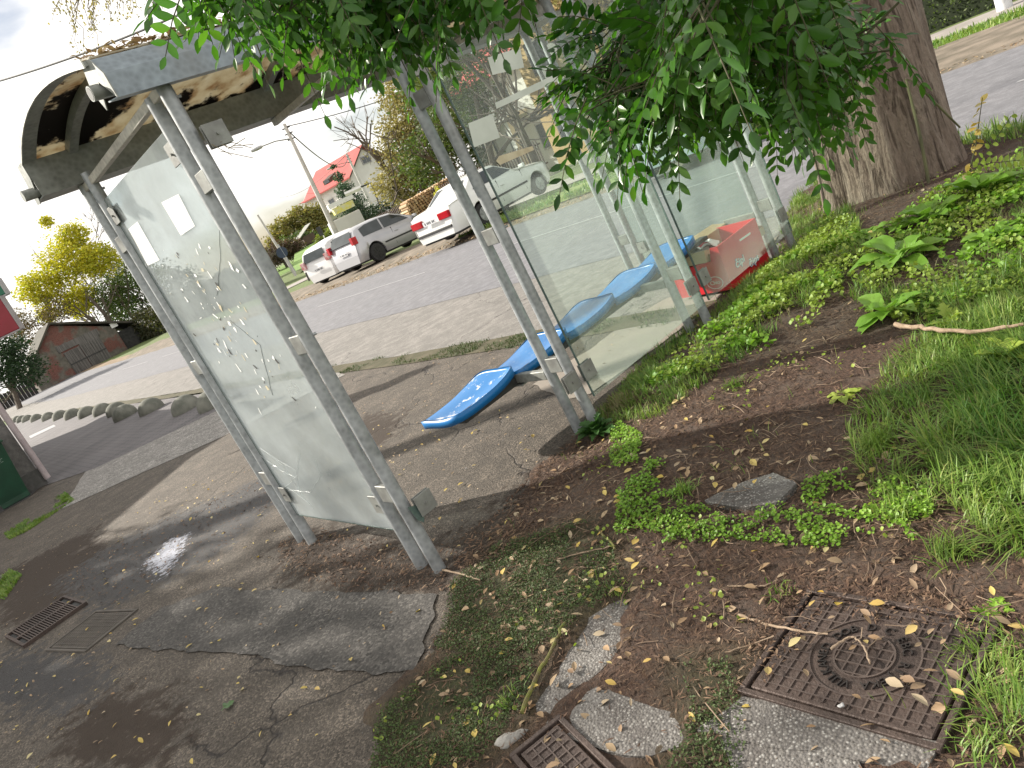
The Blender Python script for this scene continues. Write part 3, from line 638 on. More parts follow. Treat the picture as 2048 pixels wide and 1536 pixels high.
# writing on the box
def wtext(txt, p, q, s0, z0, size, mat, name, shear=0, rot=0, off=.004):
    d = (q - p); ln = np.linalg.norm(d); d = d / ln; nrm = np.array([d[1], -d[0]]); v, f = letters(txt, size, .001); m = MB(); V = []
    for x, y, z in v:
        x += shear * y; x, y = x * math.cos(rot) - y * math.sin(rot), x * math.sin(rot) + y * math.cos(rot)
        V.append((p[0] + d[0] * (s0 + x) + nrm[0] * (off + z), p[1] + d[1] * (s0 + x) + nrm[1] * (off + z), .03 + z0 + y))
    m.add(V, f); return m.build(name, mat, rb)
mwh = simple('white_print', (.85, .85, .85), (.8, .8, .8)); mnv = simple('navy_print', (.03, .04, .22), (.02, .03, .16))
for tx, sx_, zz in (('čipi', l2 * .34, .145), ('čips', l2 * .64, .085)):
    for k, (dx, dy) in enumerate(((-.004, 0), (.004, 0), (0, -.004), (0, .004))): wtext(tx, bC, bB, sx_ + dx, zz + dy, .078, mnv, 'print_outline', .2, .1, .003 + k * .0002)
    wtext(tx, bC, bB, sx_, zz, .078, mwh, 'print', .2, .1, .006)
wtext('Chio', bA, bC, l1 * .74, .075, .045, mwh, 'print', 0, .05)
m = MB(); d = (bC - bA) / l1; nrm = np.array([d[1], -d[0]])
for k in range(28):
    a0, a1 = 2 * math.pi * k / 28, 2 * math.pi * (k + 1) / 28
    q = [(.072 * math.cos(a), .05 * math.sin(a)) for a in (a0, a1)] + [(.067 * math.cos(a), .045 * math.sin(a)) for a in (a1, a0)]
    m.prism([(bA[0] + d[0] * (l1 * .74 + x) + nrm[0] * .004, bA[1] + d[1] * (l1 * .74 + x) + nrm[1] * .004, .105 + y) for x, y in q], (nrm[0] * .001, nrm[1] * .001, 0))
m.build('print', mwh, rb)
def frameM(c, ex, z, tilt=0):
    ex = np.array([ex[0], ex[1], 0]); ex /= np.linalg.norm(ex); ey = np.array([-ex[1], ex[0], 0]); M = Matrix(((ex[0], ey[0], 0, c[0]), (ex[1], ey[1], 0, c[1]), (0, 0, 1, z), (0, 0, 0, 1))); return M @ Matrix.Rotation(tilt, 4, 'X')
cen = (bC * .9 + bB * 1.0 + bD * .9 + bA * .2) / 3.0; Mx = frameM(cen, bB - bC, .25, .10)
bx = empty('cardboard_carton', (cen[0], cen[1], .3), 'open brown carton tipped on top of the red display box', 'cardboard box')
for nm, a, b in (('panel', (-.26, -.17, 0), (.26, -.164, .06)), ('panel', (-.26, .164, 0), (.26, .17, .12)), ('panel', (-.26, -.163, 0), (-.254, .163, .07)), ('panel', (.254, -.163, 0), (.26, .163, .07)), ('base', (-.254, -.163, 0), (.254, .163, .006))): MB().box(a, b, Mx).build(nm, MCARD, bx)
m = MB(); m.add([Mx @ Vector(v) for v in ((-.26, .17, .12), (.26, .17, .12), (.24, .28, .13), (-.24, .28, .13), (-.26, .174, .12), (.26, .174, .12), (.24, .284, .13), (-.24, .284, .13))], [(0, 1, 2, 3), (4, 7, 6, 5), (0, 4, 5, 1), (1, 5, 6, 2), (2, 6, 7, 3), (3, 7, 4, 0)]); m.build('flap', MCARD, bx)
m = MB()
for i in range(3): m.box((-.03 - .01 * i, -.1724 - .0, .02 + .025 * i), (.05 + .02 * i, -.1704, .035 + .025 * i), Mx)
m.build('white_label', MPAP, bx)
Mx2 = frameM(bA * .62 + bC * .38 + (bB - bC) * .25, bC - bA, .24, -.25)
bx = empty('paper_tray', tuple(Mx2.translation), 'shallow open white lined tray with yellow rim leaning in the red box', 'tray')
MYEL = simple('cream_card', (.60, .52, .34), (.5, .42, .27))
for a, b in (((-.15, -.12, 0), (.15, -.112, .09)), ((-.15, .112, 0), (.15, .12, .09)), ((-.15, -.112, 0), (-.142, .112, .09)), ((.142, -.112, 0), (.15, .112, .09)), ((-.142, -.112, 0), (.142, .112, .006))): MB().box(a, b, Mx2).build('panel', MYEL, bx)
for i in range(4):
    Mq = Mx2 @ Matrix.Translation((rng.uniform(-.06, .08), rng.uniform(-.03, .06), .07 + .02 * i)) @ Matrix.Rotation(rng.uniform(-.6, .6), 4, 'X') @ Matrix.Rotation(rng.uniform(-2, 2), 4, 'Z')
    m = MB(); n = 6; vs = [Mq @ Vector((x / n * .2 - .1, y / n * .14 - .07, .02 * math.sin(x * 1.3 + i) + .012 * math.cos(y * 2 + i))) for x in range(n + 1) for y in range(n + 1)]
    m.add(vs, [(x * (n + 1) + y, (x + 1) * (n + 1) + y, (x + 1) * (n + 1) + y + 1, x * (n + 1) + y + 1) for x in range(n) for y in range(n)])
    tag(m.build('crumpled_paper', MPAP if i != 2 else simple('pink_wrapper', (.7, .1, .15), (.6, .08, .1)), None, True), ['white crumpled paper lowest in the tray of the red box', 'white paper sheet lying across the tray', 'pink wrapper among the papers in the tray', 'topmost crumpled white paper sticking out of the tray'][i], 'paper')

# ------------------------------------------------------------------ big tree
nbk = N('ridged_bark'); v = nbk.scl(nbk.tc, (1, 1, .22)); r1 = nbk.noise(9, 8, .6, vec=v, dist=1.2); vr = nbk.vor(13, 'Distance', 'DISTANCE_TO_EDGE', vec=nbk.scl(nbk.noise(1, 0) and nbk.tc, (1, 1, .20)))
nA = nbk.noise(15, 5, .6, vec=nbk.scl(nbk.tc, (1, 1, .14)), dist=.9); rid = nbk.ramp(nA, [(.41, 0.0), (.47, 1.0)]); f2 = nbk.noise(45, 6, .7, vec=nbk.scl(nbk.tc, (1, 1, .5)))
c = nbk.mix(rid, (.05, .032, .023), nbk.ramp(r1, [(.3, (.17, .122, .096)), (.5, (.27, .208, .165)), (.72, (.40, .335, .28))])); c = nbk.mix(nbk.ramp(nbk.noise(2.2, 5), [(.55, 0.0), (.75, .4)]), c, (.30, .29, .26))
c = nbk.mix(.35, c, nbk.ramp(f2, [(.3, (.05, .035, .025)), (.7, (.34, .26, .2))]))
nbk.p(Base_Color=c, Roughness=.95); nbk.bump(nbk.math('ADD', nbk.math('ADD', nbk.math('MULTIPLY', nA, 2.2), r1), nbk.math('MULTIPLY', f2, .5)), 1.0, .045); MBARK = nbk.m
MTW = simple('twig_bark', (.07, .075, .03), (.045, .04, .02), 20, .9, 0, .4, 60)
tb = np.array([3.41, 5.84]); tz = .10
tree = empty('ash_tree', (tb[0], tb[1], tz), 'massive tree with ridged brown bark leaning over the shelter, drooping pinnate branches', 'tree')
n, rows = 96, 90; V = []; Fq = []
axis = lambda z: np.array([tb[0] + .02 * z + .006 * z * z, tb[1] + .02 * z])
for j in range(rows + 1):
    z = -.25 + 5.6 * j / rows; c0 = axis(z)
    for k in range(n):
        a = 2 * math.pi * k / n; r_ = .465 + .05 * math.exp(-max(z, 0) * 1.6) * (1 + .8 * math.sin(5 * a + 1.0) * math.exp(-max(z, 0) * 1.2)) - .004 * z
        r_ += .012 * math.sin(11 * a + .7 * math.sin(z * .9)) + .006 * math.sin(23 * a + 1.2 * math.sin(z * 1.1 + a)) + .04 * math.sin(3 * a + .6 * z)
        V.append((c0[0] + r_ * math.cos(a), c0[1] + r_ * math.sin(a), z))
for j in range(rows):
    for k in range(n): Fq.append((j * n + k, j * n + (k + 1) % n, (j + 1) * n + (k + 1) % n, (j + 1) * n + k))
npmesh('trunk', V, Fq, MBARK, tree, True)
m = MB()
def limb(p, q, r0, r1, wob=.15, n=8):
    p, q = np.array(p, float), np.array(q, float); pts = []; L_ = np.linalg.norm(q - p)
    for i in range(n + 1):
        t = i / n; a = p + (q - p) * t + np.array([0, 0, .18 * L_ * math.sin(math.pi * t)]) + rng.normal(0, wob * .12 * L_ / 3, 3) * (0 < i < n); pts.append(a)
    return pts, [r0 + (r1 - r0) * i / n for i in range(n + 1)]
top = np.array([*axis(4.2), 4.2])
for q, r0 in (((.9, 2.9, 4.2), .16), ((-.6, 3.2, 3.9), .12), ((5.5, 8, 8), .2), ((1.8, 8.5, 8.5), .2), ((6.5, 3.5, 7.5), .18), ((3.6, 5.9, 9.5), .25)):
    pts, rs = limb(top - [0, 0, rng.uniform(0, 1.2)], q, r0, .03); m.tube(pts, rs, 10)
m.build('limb', MBARK, tree, True)

# pinnate leaves: rachis with paired leaflets
def leaflet_mesh(P, D, Nn, Ln, Wd, fold=.25, seg=3):
    """arrays of leaflets: P base (n,3), D direction, Nn normal, Ln length, Wd half width -> verts, quads"""
    D = D / np.linalg.norm(D, axis=1)[:, None]; Sd = np.cross(D, Nn); Sd /= np.linalg.norm(Sd, axis=1)[:, None] + 1e-9; Nn = np.cross(Sd, D)
    prof = [(0, .05), (.18, .62), (.45, 1.0), (.75, .72), (1.0, .04)]; vs = []
    for t, w in prof:
        c = P + D * (Ln * t)[:, None] - Nn * (Ln * .12 * t * t)[:, None]
        for s in (-1, 0, 1): vs.append(c + Sd * (Wd * w * s)[:, None] + Nn * (Wd * w * fold * abs(s))[:, None])
    V = np.stack(vs, 1).reshape(-1, 3); k = 15; f = []
    for j in range(4):
        for s in range(2): a = j * 3 + s; f.append((a, a + 1, a + 4, a + 3))
    Fq = (np.arange(len(P))[:, None, None] * k + np.array(f)[None]).reshape(-1, 4); return V, Fq
MLEAF = leafmat('ash_leaflets', [(.018, .08, .008), (.032, .13, .012), (.06, .19, .018), (.11, .25, .028)], .48, .30)
def spray(anchors, seedk, name, lo=.032, hi=.048):
    r = np.random.default_rng(seedk); P = []; D = []; Nn = []; Ln = []; Wd = []; tw = MB()
    for (a, out, ns) in anchors:                      # a twig with several compound leaves
        a = np.array(a); out = np.array(out) / np.linalg.norm(out); tl = r.uniform(.18, .36); tw.tube([a - out * tl * .6, a, a + out * tl * .5 - [0, 0, .03]], [.003, .0025, .0015], 5)
        for j in range(ns):
            b = a + out * tl * r.uniform(-.5, .5); d = out * .5 + r.normal(0, .5, 3) + np.array([0, 0, -.28]); d /= np.linalg.norm(d); L_ = r.uniform(.14, .22); n_ = int(r.integers(5, 8))
            side = np.cross(d, [0, 0, 1.0] + r.normal(0, .4, 3)); side /= np.linalg.norm(side); nr_ = np.cross(side, d); nr_ *= np.sign(nr_[2] + 1e-6)
            pts = [b + d * L_ * t + np.array([0, 0, -.16]) * L_ * t * t * 2 for t in (0, .33, .66, 1)]; tw.tube(pts, [.0018, .0015, .0012, .0008], 4, False)
            for q in range(n_ + 1):
                t = .2 + .8 * q / n_; c = b + d * L_ * t + np.array([0, 0, -.16]) * L_ * t * t * 2; ll = r.uniform(lo, hi) * (1.1 - .3 * abs(t - .6))
                for s in ((-1, 1) if q < n_ else (0,)):
                    dd = (d * .5 + side * s * .85 + np.array([0, 0, -.30]) + r.normal(0, .06, 3)) if s else d + [0, 0, -.3]
                    P.append(c); D.append(dd); Nn.append(nr_ + r.normal(0, .14, 3)); Ln.append(ll); Wd.append(ll * r.uniform(.18, .25))
    V, Fq = leaflet_mesh(*[np.array(x) for x in (P, D, Nn, Ln, Wd)]); o = npmesh(name, V, Fq, MLEAF, tree, True); return tw.build('twigs', MTW, tree)
def inpix(poly, n, d0, d1, seed):
    r = np.random.default_rng(seed); poly = np.array(poly, float); out = []
    while len(out) < n:
        x = r.uniform(poly[:, 0].min(), poly[:, 0].max()); y = r.uniform(poly[:, 1].min(), poly[:, 1].max())
        if pip(np.array([x]), np.array([y]), poly)[0]:
            dv = ray(x, y); dv = dv / np.linalg.norm(dv); out.append(E0 + dv * r.uniform(d0, d1))
    return out
def A(poly, n, d0, d1, seed, out=(-.8, -.3, -.2), ns=(3, 5)):
    r = np.random.default_rng(seed + 99); return [(p, np.array(out) + r.normal(0, .45, 3), int(r.integers(*ns))) for p in inpix([(a, b - 118) for a, b in poly], n, d0, d1, seed)]
an = []
an += A([(420, -60), (880, -60), (860, 0), (780, 70), (640, 90), (520, 50), (430, 10)], 50, 1.9, 2.5, 1)
an += A([(390, -10), (470, -10), (520, 20), (500, 70), (420, 50)], 9, 1.9, 2.2, 2)
an += A([(590, 40), (780, 40), (790, 100), (700, 110), (600, 80)], 13, 1.9, 2.4, 3)
an += A([(720, 70), (850, 30), (860, 90), (800, 110)], 7, 2.1, 2.6, 4)
an += A([(690, -30), (1000, -60), (950, -20), (850, 60), (760, 60)], 22, 2.2, 2.7, 5)
an += A([(880, -70), (1050, -70), (990, -20), (930, -10)], 7, 1.6, 1.9, 6)
spray(an, 11, 'foliage')
an = []
an += A([(1385, -30), (1585, -30), (1605, 60), (1635, 150), (1615, 215), (1545, 235), (1485, 180), (1395, 160)], 78, 1.9, 2.9, 7)
an += A([(1320, -30), (1445, -30), (1395, 110), (1355, 190), (1315, 150), (1325, 70)], 28, 2.2, 2.9, 8)
an += A([(1215, 170), (1285, 150), (1365, 180), (1445, 150), (1475, 220), (1395, 250), (1305, 290), (1215, 240)], 36, 1.9, 2.4, 9)
an += A([(1245, 250), (1310, 260), (1330, 310), (1275, 345), (1245, 300)], 10, 1.8, 2.2, 10)
an += A([(1425, -30), (1525, -30), (1505, 40), (1475, 110), (1425, 110), (1435, 40)], 12, 1.45, 1.7, 12)
an += A([(1525, 215), (1685, 200), (1675, 265), (1605, 270), (1535, 265)], 22, 2.2, 2.8, 13)
an += A([(1635, 110), (1665, 110), (1705, 190), (1665, 215), (1645, 190)], 9, 2.6, 3.4, 14)
spray(an, 12, 'foliage')
# small crown above the frame
def clumps(name, cs, n, size, mat, parent, seed=0, flat=.6, aspect=.5, shell=.5):
    r = np.random.default_rng(seed); P = []
    for (c, R_) in cs:
        R_ = np.array(R_ if hasattr(R_, '__len__') else (R_,) * 3); k = int(n * (np.prod(R_) ** (2 / 3)) / sum(np.prod(np.array(q if hasattr(q, '__len__') else (q,) * 3)) ** (2 / 3) for _, q in cs))
        v = r.normal(0, 1, (k, 3)); v /= np.linalg.norm(v, axis=1)[:, None]; rr = (shell + (1 - shell) * r.random(k)) ** .6; rr *= .78 + .34 * r.random(k)
        lump = 1 + .22 * np.sin(v[:, 0] * 5 + c[0]) * np.sin(v[:, 2] * 6 + c[1]) + .12 * np.sin(v[:, 1] * 11 + c[2]); P.append(np.array(c) + v * (rr * lump)[:, None] * R_)
    P = np.concatenate(P); k = len(P); D = r.normal(0, 1, (k, 3)); D[:, 2] *= flat; D /= np.linalg.norm(D, axis=1)[:, None]; B = np.cross(D, r.normal(0, 1, (k, 3))); B /= np.linalg.norm(B, axis=1)[:, None]
    s = (size * (.6 + .8 * r.random(k)))[:, None]; V = np.stack([P - D * s, P - B * s * aspect, P + D * s, P + B * s * aspect], 1).reshape(-1, 3); return npmesh(name, V, np.arange(4 * k).reshape(-1, 4), mat, parent)
clumps('upper_crown', [((3.6, 6.2, 8.5), 2.2), ((5.5, 8, 8), 1.8), ((1.8, 8.5, 8.8), 1.7), ((6.5, 3.5, 7.8), 1.7)], 9000, .07, MLEAF, tree, 5)
# stems against the trunk
def bushstem(name, pts, r, lab, cat): return tag(MB().tube([tuple(p) for p in pts], r, 10).build(name, MTW, None, True), lab, cat)
q0 = G(1652, 368, .1); q1 = AY(1590, 190, q0[1] - .1)
sap = empty('sapling', tuple(q0), 'thin dark sapling stem just left of the big trunk', 'sapling'); MB().tube([q0 - [0, 0, .1], q0 * .5 + q1 * .5 + [.02, 0, 0], q1, q1 + (q1 - q0) * .6], [.055, .048, .042, .03], 10).build('stem', MBARK, sap, True)
def trunkpt(x, y, off=.02):
    d = ray(x, y); d = d / np.linalg.norm(d)
    for t in np.arange(3, 9, .005):
        p = E0 + d * t; c = axis(p[2])
        if np.hypot(*(p[:2] - c)) < .52 + .12 * math.exp(-max(p[2], 0) * 1.6) + off: return p
    return E0 + d * 6.3
pts = [trunkpt(*q) for q in ((1862, 398), (1855, 350), (1840, 270), (1825, 210), (1812, 158), (1830, 165), (1870, 205), (1920, 255))]
tag(MB().tube(pts, [.012, .012, .011, .010, .008, .008, .008, .007], 7).build('bent_stem', simple('olive_stem', (.12, .12, .05), (.07, .07, .03)), None, True), 'bent greenish vine stem arching against the big trunk', 'vine stem')

# ------------------------------------------------------------------ ground vegetation
def pts_in(poly, n, seed):
    r = np.random.default_rng(seed); p = np.array(poly)[:, :2]; out = []
    while len(out) < n:
        q = r.uniform(p.min(0), p.max(0), (n * 2, 2)); q = q[pip(q[:, 0], q[:, 1], p)]; out += list(q)
    return np.array(out[:n])
def area(poly): p = np.array(poly)[:, :2]; x, y = p[:, 0], p[:, 1]; return abs((x * np.roll(y, -1) - y * np.roll(x, -1)).sum()) / 2
def patchy(P, sc, thr, seed): return P[vnoise(P[:, 0], P[:, 1], sc, seed) > thr]
def stuff(o, name=None): o['kind'] = 'stuff'; return o
def blades(name, P, h0, h1, w, mat, seed, lean=.6, wind=(0, 0), zf=None):
    r = np.random.default_rng(seed); k = len(P); z = (zf or bedz)(P[:, 0], P[:, 1]) - .005; a = r.random(k) * 6.283; h = r.uniform(h0, h1, k); ln = r.random(k) ** 1.2 * lean + .1
    a = np.where(r.random(k) < .75, vnoise(P[:, 0], P[:, 1], 7, seed, 2) * 14 + r.normal(0, .5, k), a); h = h * (1 + vnoise(P[:, 0], P[:, 1], 5, seed + 3, 2) * 1.2); dx = np.cos(a) * ln + wind[0]; dy = np.sin(a) * ln + wind[1]; sx = -np.sin(a); sy = np.cos(a); w = w * r.uniform(.6, 1.4, k); vs = []
    for t, ww in ((0, 1), (.35, .95), (.7, .7), (1, .08)):
        cx = P[:, 0] + dx * h * t ** 1.7; cy = P[:, 1] + dy * h * t ** 1.7; cz = z + h * (t - .28 * ln * t * t * 1.6)
        for s in (-1, 1): vs.append(np.stack([cx + sx * w * ww * s / 2, cy + sy * w * ww * s / 2, cz], 1))
    V = np.stack(vs, 1).reshape(-1, 3); f = np.array([(0, 1, 3, 2), (2, 3, 5, 4), (4, 5, 7, 6)]); Fq = (np.arange(k)[:, None, None] * 8 + f[None]).reshape(-1, 4); return stuff(npmesh(name, V, Fq, mat))
def rounds(name, P, rr, hh, mat, seed, tilt=.5, lobes=5, zf=None):       # small round leaflets
    r = np.random.default_rng(seed); k = len(P); z = (zf or bedz)(P[:, 0], P[:, 1]) + r.uniform(*hh, k); n = r.normal(0, tilt, (k, 3)); n[:, 2] = 1; n /= np.linalg.norm(n, axis=1)[:, None]
    a = np.cross(n, r.normal(0, 1, (k, 3))); a /= np.linalg.norm(a, axis=1)[:, None]; b = np.cross(n, a); R_ = r.uniform(*rr, k)[:, None]; C_ = np.column_stack([P, z]); m = 8
    vs = [C_ - n * R_ * .2] + [C_ + (a * math.cos(2 * math.pi * j / m) + b * math.sin(2 * math.pi * j / m)) * R_ * (1.0 if j % 2 else .82) for j in range(m)]
    V = np.stack(vs, 1).reshape(-1, 3); f = np.array([(0, j, j % m + 1, 0)[:3] for j in range(1, m + 1)]); Fq = (np.arange(k)[:, None, None] * (m + 1) + f[None]).reshape(-1, 3); return stuff(npmesh(name, V, Fq, mat))
MGR = leafmat('grass_blades', [(.06, .17, .015), (.11, .27, .028), (.19, .35, .045), (.34, .38, .11)], .35, .5)
MDRY = leafmat('dry_grass', [(.22, .20, .08), (.30, .26, .13), (.16, .18, .06)], .25, .6)
MCLO = leafmat('clover_leaves', [(.13, .28, .02), (.20, .38, .03), (.28, .46, .05)], .35, .5)
MCLO2 = leafmat('chickweed_leaves', [(.19, .29, .03), (.29, .40, .05), (.38, .46, .09)], .35, .5)
MMOSS = leafmat('thyme_leaves', [(.035, .07, .014), (.06, .105, .024), (.10, .135, .04)], .2, .7)
MMUL = leafmat('mulch_slivers', [(.03, .014, .008), (.08, .038, .022), (.14, .075, .045), (.24, .16, .10)], .05, .85)
MYL = leafmat('yellow_leaves', [(.60, .42, .06), (.66, .50, .13), (.55, .33, .06), (.62, .55, .30)], .25, .5)
MBL = leafmat('brown_leaves', [(.24, .13, .06), (.33, .20, .10), (.45, .33, .20), (.16, .08, .04), (.55, .46, .32)], .15, .7)
CL1 = [PG((1240, 1110), (1250, 1010), (1310, 955), (1380, 960), (1370, 1030), (1420, 1040), (1500, 1050), (1580, 1030), (1620, 1050), (1740, 1080), (1820, 1060), (1850, 1110), (1640, 1110), (1480, 1100), (1340, 1110)),
       PG((1600, 990), (1700, 960), (1850, 980), (1880, 1050), (1740, 1060), (1620, 1040)), PG((1230, 850), (1300, 900), (1290, 960), (1235, 960))]
P = np.concatenate([patchy(pts_in(p, int(area(p) * 16000), 20 + i), 9, -.10, 3) for i, p in enumerate(CL1)]); stuff(rounds('clover', P, (.004, .008), (.008, .035), MCLO, 1))
CL2 = [PG((1290, 800), (1430, 690), (1570, 560), (1640, 480), (1720, 560), (1640, 680), (1560, 740), (1440, 790)), PG((1540, 560), (1700, 620), (1640, 700), (1500, 720)), PG((1660, 450), (1740, 500), (1700, 640), (1600, 560)), PG((1700, 590), (1880, 440), (2060, 360), (2100, 600), (1820, 700))]
P = np.concatenate([patchy(pts_in(p, int(area(p) * 3400), 30 + i), 4.5, -.02, 5) for i, p in enumerate(CL2)]); stuff(rounds('chickweed', P, (.007, .015), (.01, .07), MCLO2, 2, .7))
P = np.concatenate([patchy(pts_in(p, int(area(p) * 2000), 35 + i), 4.0, .04, 8) for i, p in enumerate(CL2)]); stuff(rounds('creeping_buttercup', P, (.010, .02), (.02, .06), MCLO, 3, .6))
P = np.concatenate([patchy(pts_in(p, int(area(p) * 26000), 40 + i), 8, -.14, 7) for i, p in enumerate(MOSS)]); stuff(rounds('creeping_thyme', P, (.0022, .0045), (.0, .022), MMOSS, 4, .8))
P = patchy(pts_in(BED, 26000, 301), 3.2, .13, 12); P = P[P[:, 1] > 1.9]; stuff(rounds('seedlings', P, (.005, .011), (.005, .03), MCLO2, 21, .7)); P = patchy(pts_in(BED, 14000, 302), 2.6, .12, 14); blades('sparse_grass', P[P[:, 1] > 1.5], .025, .07, .003, MGR, 22, 1.2)
GR1 = [PG((1800, 800), (1870, 690), (2100, 600), (2200, 1100), (2000, 1110), (1880, 1000)), PG((1880, 640), (2100, 560), (2200, 700), (1900, 800))]
P = np.concatenate([patchy(pts_in(p, int(area(p) * 9000), 50 + i), 3, -.2, 7) for i, p in enumerate(GR1)]); blades('tall_grass', P, .04, .135, .0042, MGR, 5, 1.5, (-.1, .05))
GR2 = [PG((1700, 880), (1800, 740), (1900, 640), (2100, 1250), (1900, 1100), (1760, 1060)), PG((1180, 860), (1280, 730), (1500, 580), (1580, 480), (1600, 390), (1700, 420), (1760, 560), (1500, 760), (1340, 860)), PG((1700, 640), (1800, 560), (2100, 330), (2200, 600), (1900, 700)), PG((1560, 470), (1595, 380), (1665, 350), (1680, 430))]
P = np.concatenate([patchy(pts_in(p, int(area(p) * 5200), 60 + i), 4, -.09, 9) for i, p in enumerate(GR2)]); blades('short_grass', P, .03, .09, .004, MGR, 6, 1.0)
P = np.concatenate([patchy(pts_in(p, int(area(p) * 900), 65 + i), 5, -.02, 19) for i, p in enumerate(GR2)]); blades('dry_grass', P, .04, .12, .003, MDRY, 7, 1.4)
P = patchy(pts_in([(4.2, 7.0), (4.7, 6.1), (6.0, 4.0), (8, 1), (6, .5), (4.2, 4.2), (3.9, 5.4)], 9000, 77), 3, -.3, 3); blades('bank_grass', P, .06, .18, .007, MGR, 8, .9)
# isolated tufts near the big cover and in paving joints
for i, (x, y, n_, h) in enumerate(((1940, 1290, 150, .06), (1880, 1255, 60, .035), (2010, 1420, 220, .10), (2040, 1330, 200, .10), (1960, 1500, 90, .06), (1010, 1400, 60, .05), (1900, 1110, 150, .09), (1560, 1180, 40, .04), (1240, 820, 240, .14), (1300, 770, 200, .12), (1240, 1190, 70, .04), (1480, 800, 120, .06), (1370, 1000, 120, .06), (1760, 900, 300, .09))):
    c = G(x, y, .02)[:2]; r = np.random.default_rng(i); sp = .045 if h < .1 else .09; o = blades('grass_tuft', c + r.normal(0, sp * .6, (n_, 2)), h * .5, h, .0035, MGR if i != 8 else MDRY, i + 200, 1.3)
    del o['kind']; tag(o, ['grass tuft growing through the middle right of the rusty cover', 'tiny grass tuft on the rusty cover', 'long grass tuft at the right edge beside the cover', 'grass tuft above the cover corner at the right edge', 'small tuft at the bottom right corner', 'thin grass tuft left of the mossy stick', 'spiky tuft between clover and cover', 'small tuft at the left corner of the cover', 'pale dry grass tuft beside the second back post', 'bushy tuft along the bank right of the post', 'small grass tuft at the end of the broken slab', 'low tuft in the bare mulch', 'tuft above the half buried slab', 'wide tuft of grass left of the tall grass'][i], 'grass tuft', 'grass tufts in the planting bed')
# strip of moss and weeds in the pavement joint
GJ = [tuple(SK(s, k)) for s, k in ((4.12, 3), (4.42, 3), (4.5, 12.5), (4.1, 12.5))]; P = patchy(pts_in(GJ, 9000, 88), 2, .0, 4); blades('joint_moss', P, .01, .045, .006, MMOSS, 9, 1.0, zf=lambda x, y: x * 0 + .008)
GJ = PG((10, 1070), (130, 985), (150, 1000), (60, 1060), (20, 1080)); P = patchy(pts_in(GJ, 6000, 89), 2, -.1, 4); blades('joint_grass', P, .02, .06, .006, MGR, 9, 1.0, zf=lambda x, y: x * 0)
GJ = PG((-20, 1190), (20, 1140), (45, 1150), (10, 1200)); P = pts_in(GJ, 1500, 90); blades('joint_grass', P, .02, .06, .006, MGR, 9, 1.0, zf=lambda x, y: x * 0)

# litter: mulch slivers everywhere on the bed, leaves on bed and pavement
def flats(name, P, ln, asp, mat, seed, zf, tilt=.35, curl=.15, lift=(.002, .012)):
    r = np.random.default_rng(seed); k = len(P); z = zf(P[:, 0], P[:, 1]) + r.uniform(*lift, k); n = r.normal(0, tilt, (k, 3)); n[:, 2] = 1; n /= np.linalg.norm(n, axis=1)[:, None]; h = r.normal(0, 1, (k, 3)); h[:, 2] = 0
    d = h - n * (h * n).sum(1)[:, None]; L_ = r.uniform(*ln, k); V, Fq = leaflet_mesh(np.column_stack([P, z]), d, n, L_, L_ * r.uniform(*asp, k), curl + .0); return stuff(npmesh(name, V, Fq, mat, None, True))
onbed = lambda x, y: np.maximum(bedz(x, y), 0) + .0
def onsurf(x, y):
    z = bedz(x, y).copy(); z = np.maximum(z, 0)
    for p, h in [(COVER, .03), (COVER2, .03)] + [(q, .016) for q in SLABS[:4]] + [(SLABS[4], .057)]: z = np.where(sdf(x, y, p) > 0, h, z)
    return z
def offcov(P): 
    k = np.ones(len(P), bool)
    for p in [COVER, COVER2] + SLABS: k &= (sdf(P[:, 0], P[:, 1], p) < .0)
    return P[k]
P = np.concatenate([offcov(pts_in(PG((760, 1560), (880, 1250), (930, 1130), (1080, 940), (1250, 780), (1500, 700), (1900, 900), (2200, 1150), (2150, 1560)), 26000, 101)), pts_in(BED, 26000, 102)])
P = np.concatenate([P, pts_in(PG((1600, 440), (1990, 300), (2100, 500), (2100, 760), (1600, 720)), 14000, 107)]); flats('soil_crumbs_on_cover', pts_in(PG((1480, 1300), (1600, 1150), (2020, 1230), (1990, 1290), (1640, 1240), (1540, 1390)), 900, 109), (.005, .022), (.05, .2), MMUL, 18, lambda x, y: x * 0 + .026, .3, .2, (.001, .008)); flats('bark_mulch', P, (.006, .034), (.035, .10), MMUL, 11, onbed, .35, .1, (.0, .014))
def twigs(name, P, ln, rad_, mat, seed):
    r = np.random.default_rng(seed); m = MB(); z = onsurf(P[:, 0], P[:, 1])
    for p, zz in zip(P, z):
        a = r.random() * 6.28; L_ = r.uniform(*ln); d = np.array([math.cos(a), math.sin(a), r.normal(0, .12)]); b = np.array([*p, zz + .008]); m.tube([b, b + d * L_ * .5 + r.normal(0, .006, 3), b + d * L_ + r.normal(0, .008, 3)], rad_ * r.uniform(.5, 1.3), 4)
    return stuff(m.build(name, mat))
twigs('fine_twigs', np.concatenate([pts_in(PG((900, 1150), (1100, 940), (1300, 800), (1700, 700), (2100, 1100), (2100, 1300), (1500, 1300), (1100, 1300)), 330, 103), pts_in(BED, 300, 104)]), (.03, .13), .0016, simple('twig_pale', (.30, .22, .15), (.14, .09, .06), 9, .8), 12)
P = np.concatenate([pts_in(BED, 800, 110), pts_in(PG((760, 1560), (930, 1130), (1250, 800), (1900, 900), (2150, 1560)), 420, 111)]); flats('fallen_brown_leaves', P, (.02, .05), (.16, .3), MBL, 13, onsurf, .3, .35, (.004, .015))
P = np.concatenate([pts_in(BED, 260, 112), pts_in(PG((760, 1560), (930, 1130), (1250, 800), (1900, 900), (2150, 1560)), 90, 113)]); flats('fallen_yellow_leaves', P, (.025, .045), (.2, .34), MYL, 14, onsurf, .25, .3, (.006, .02))
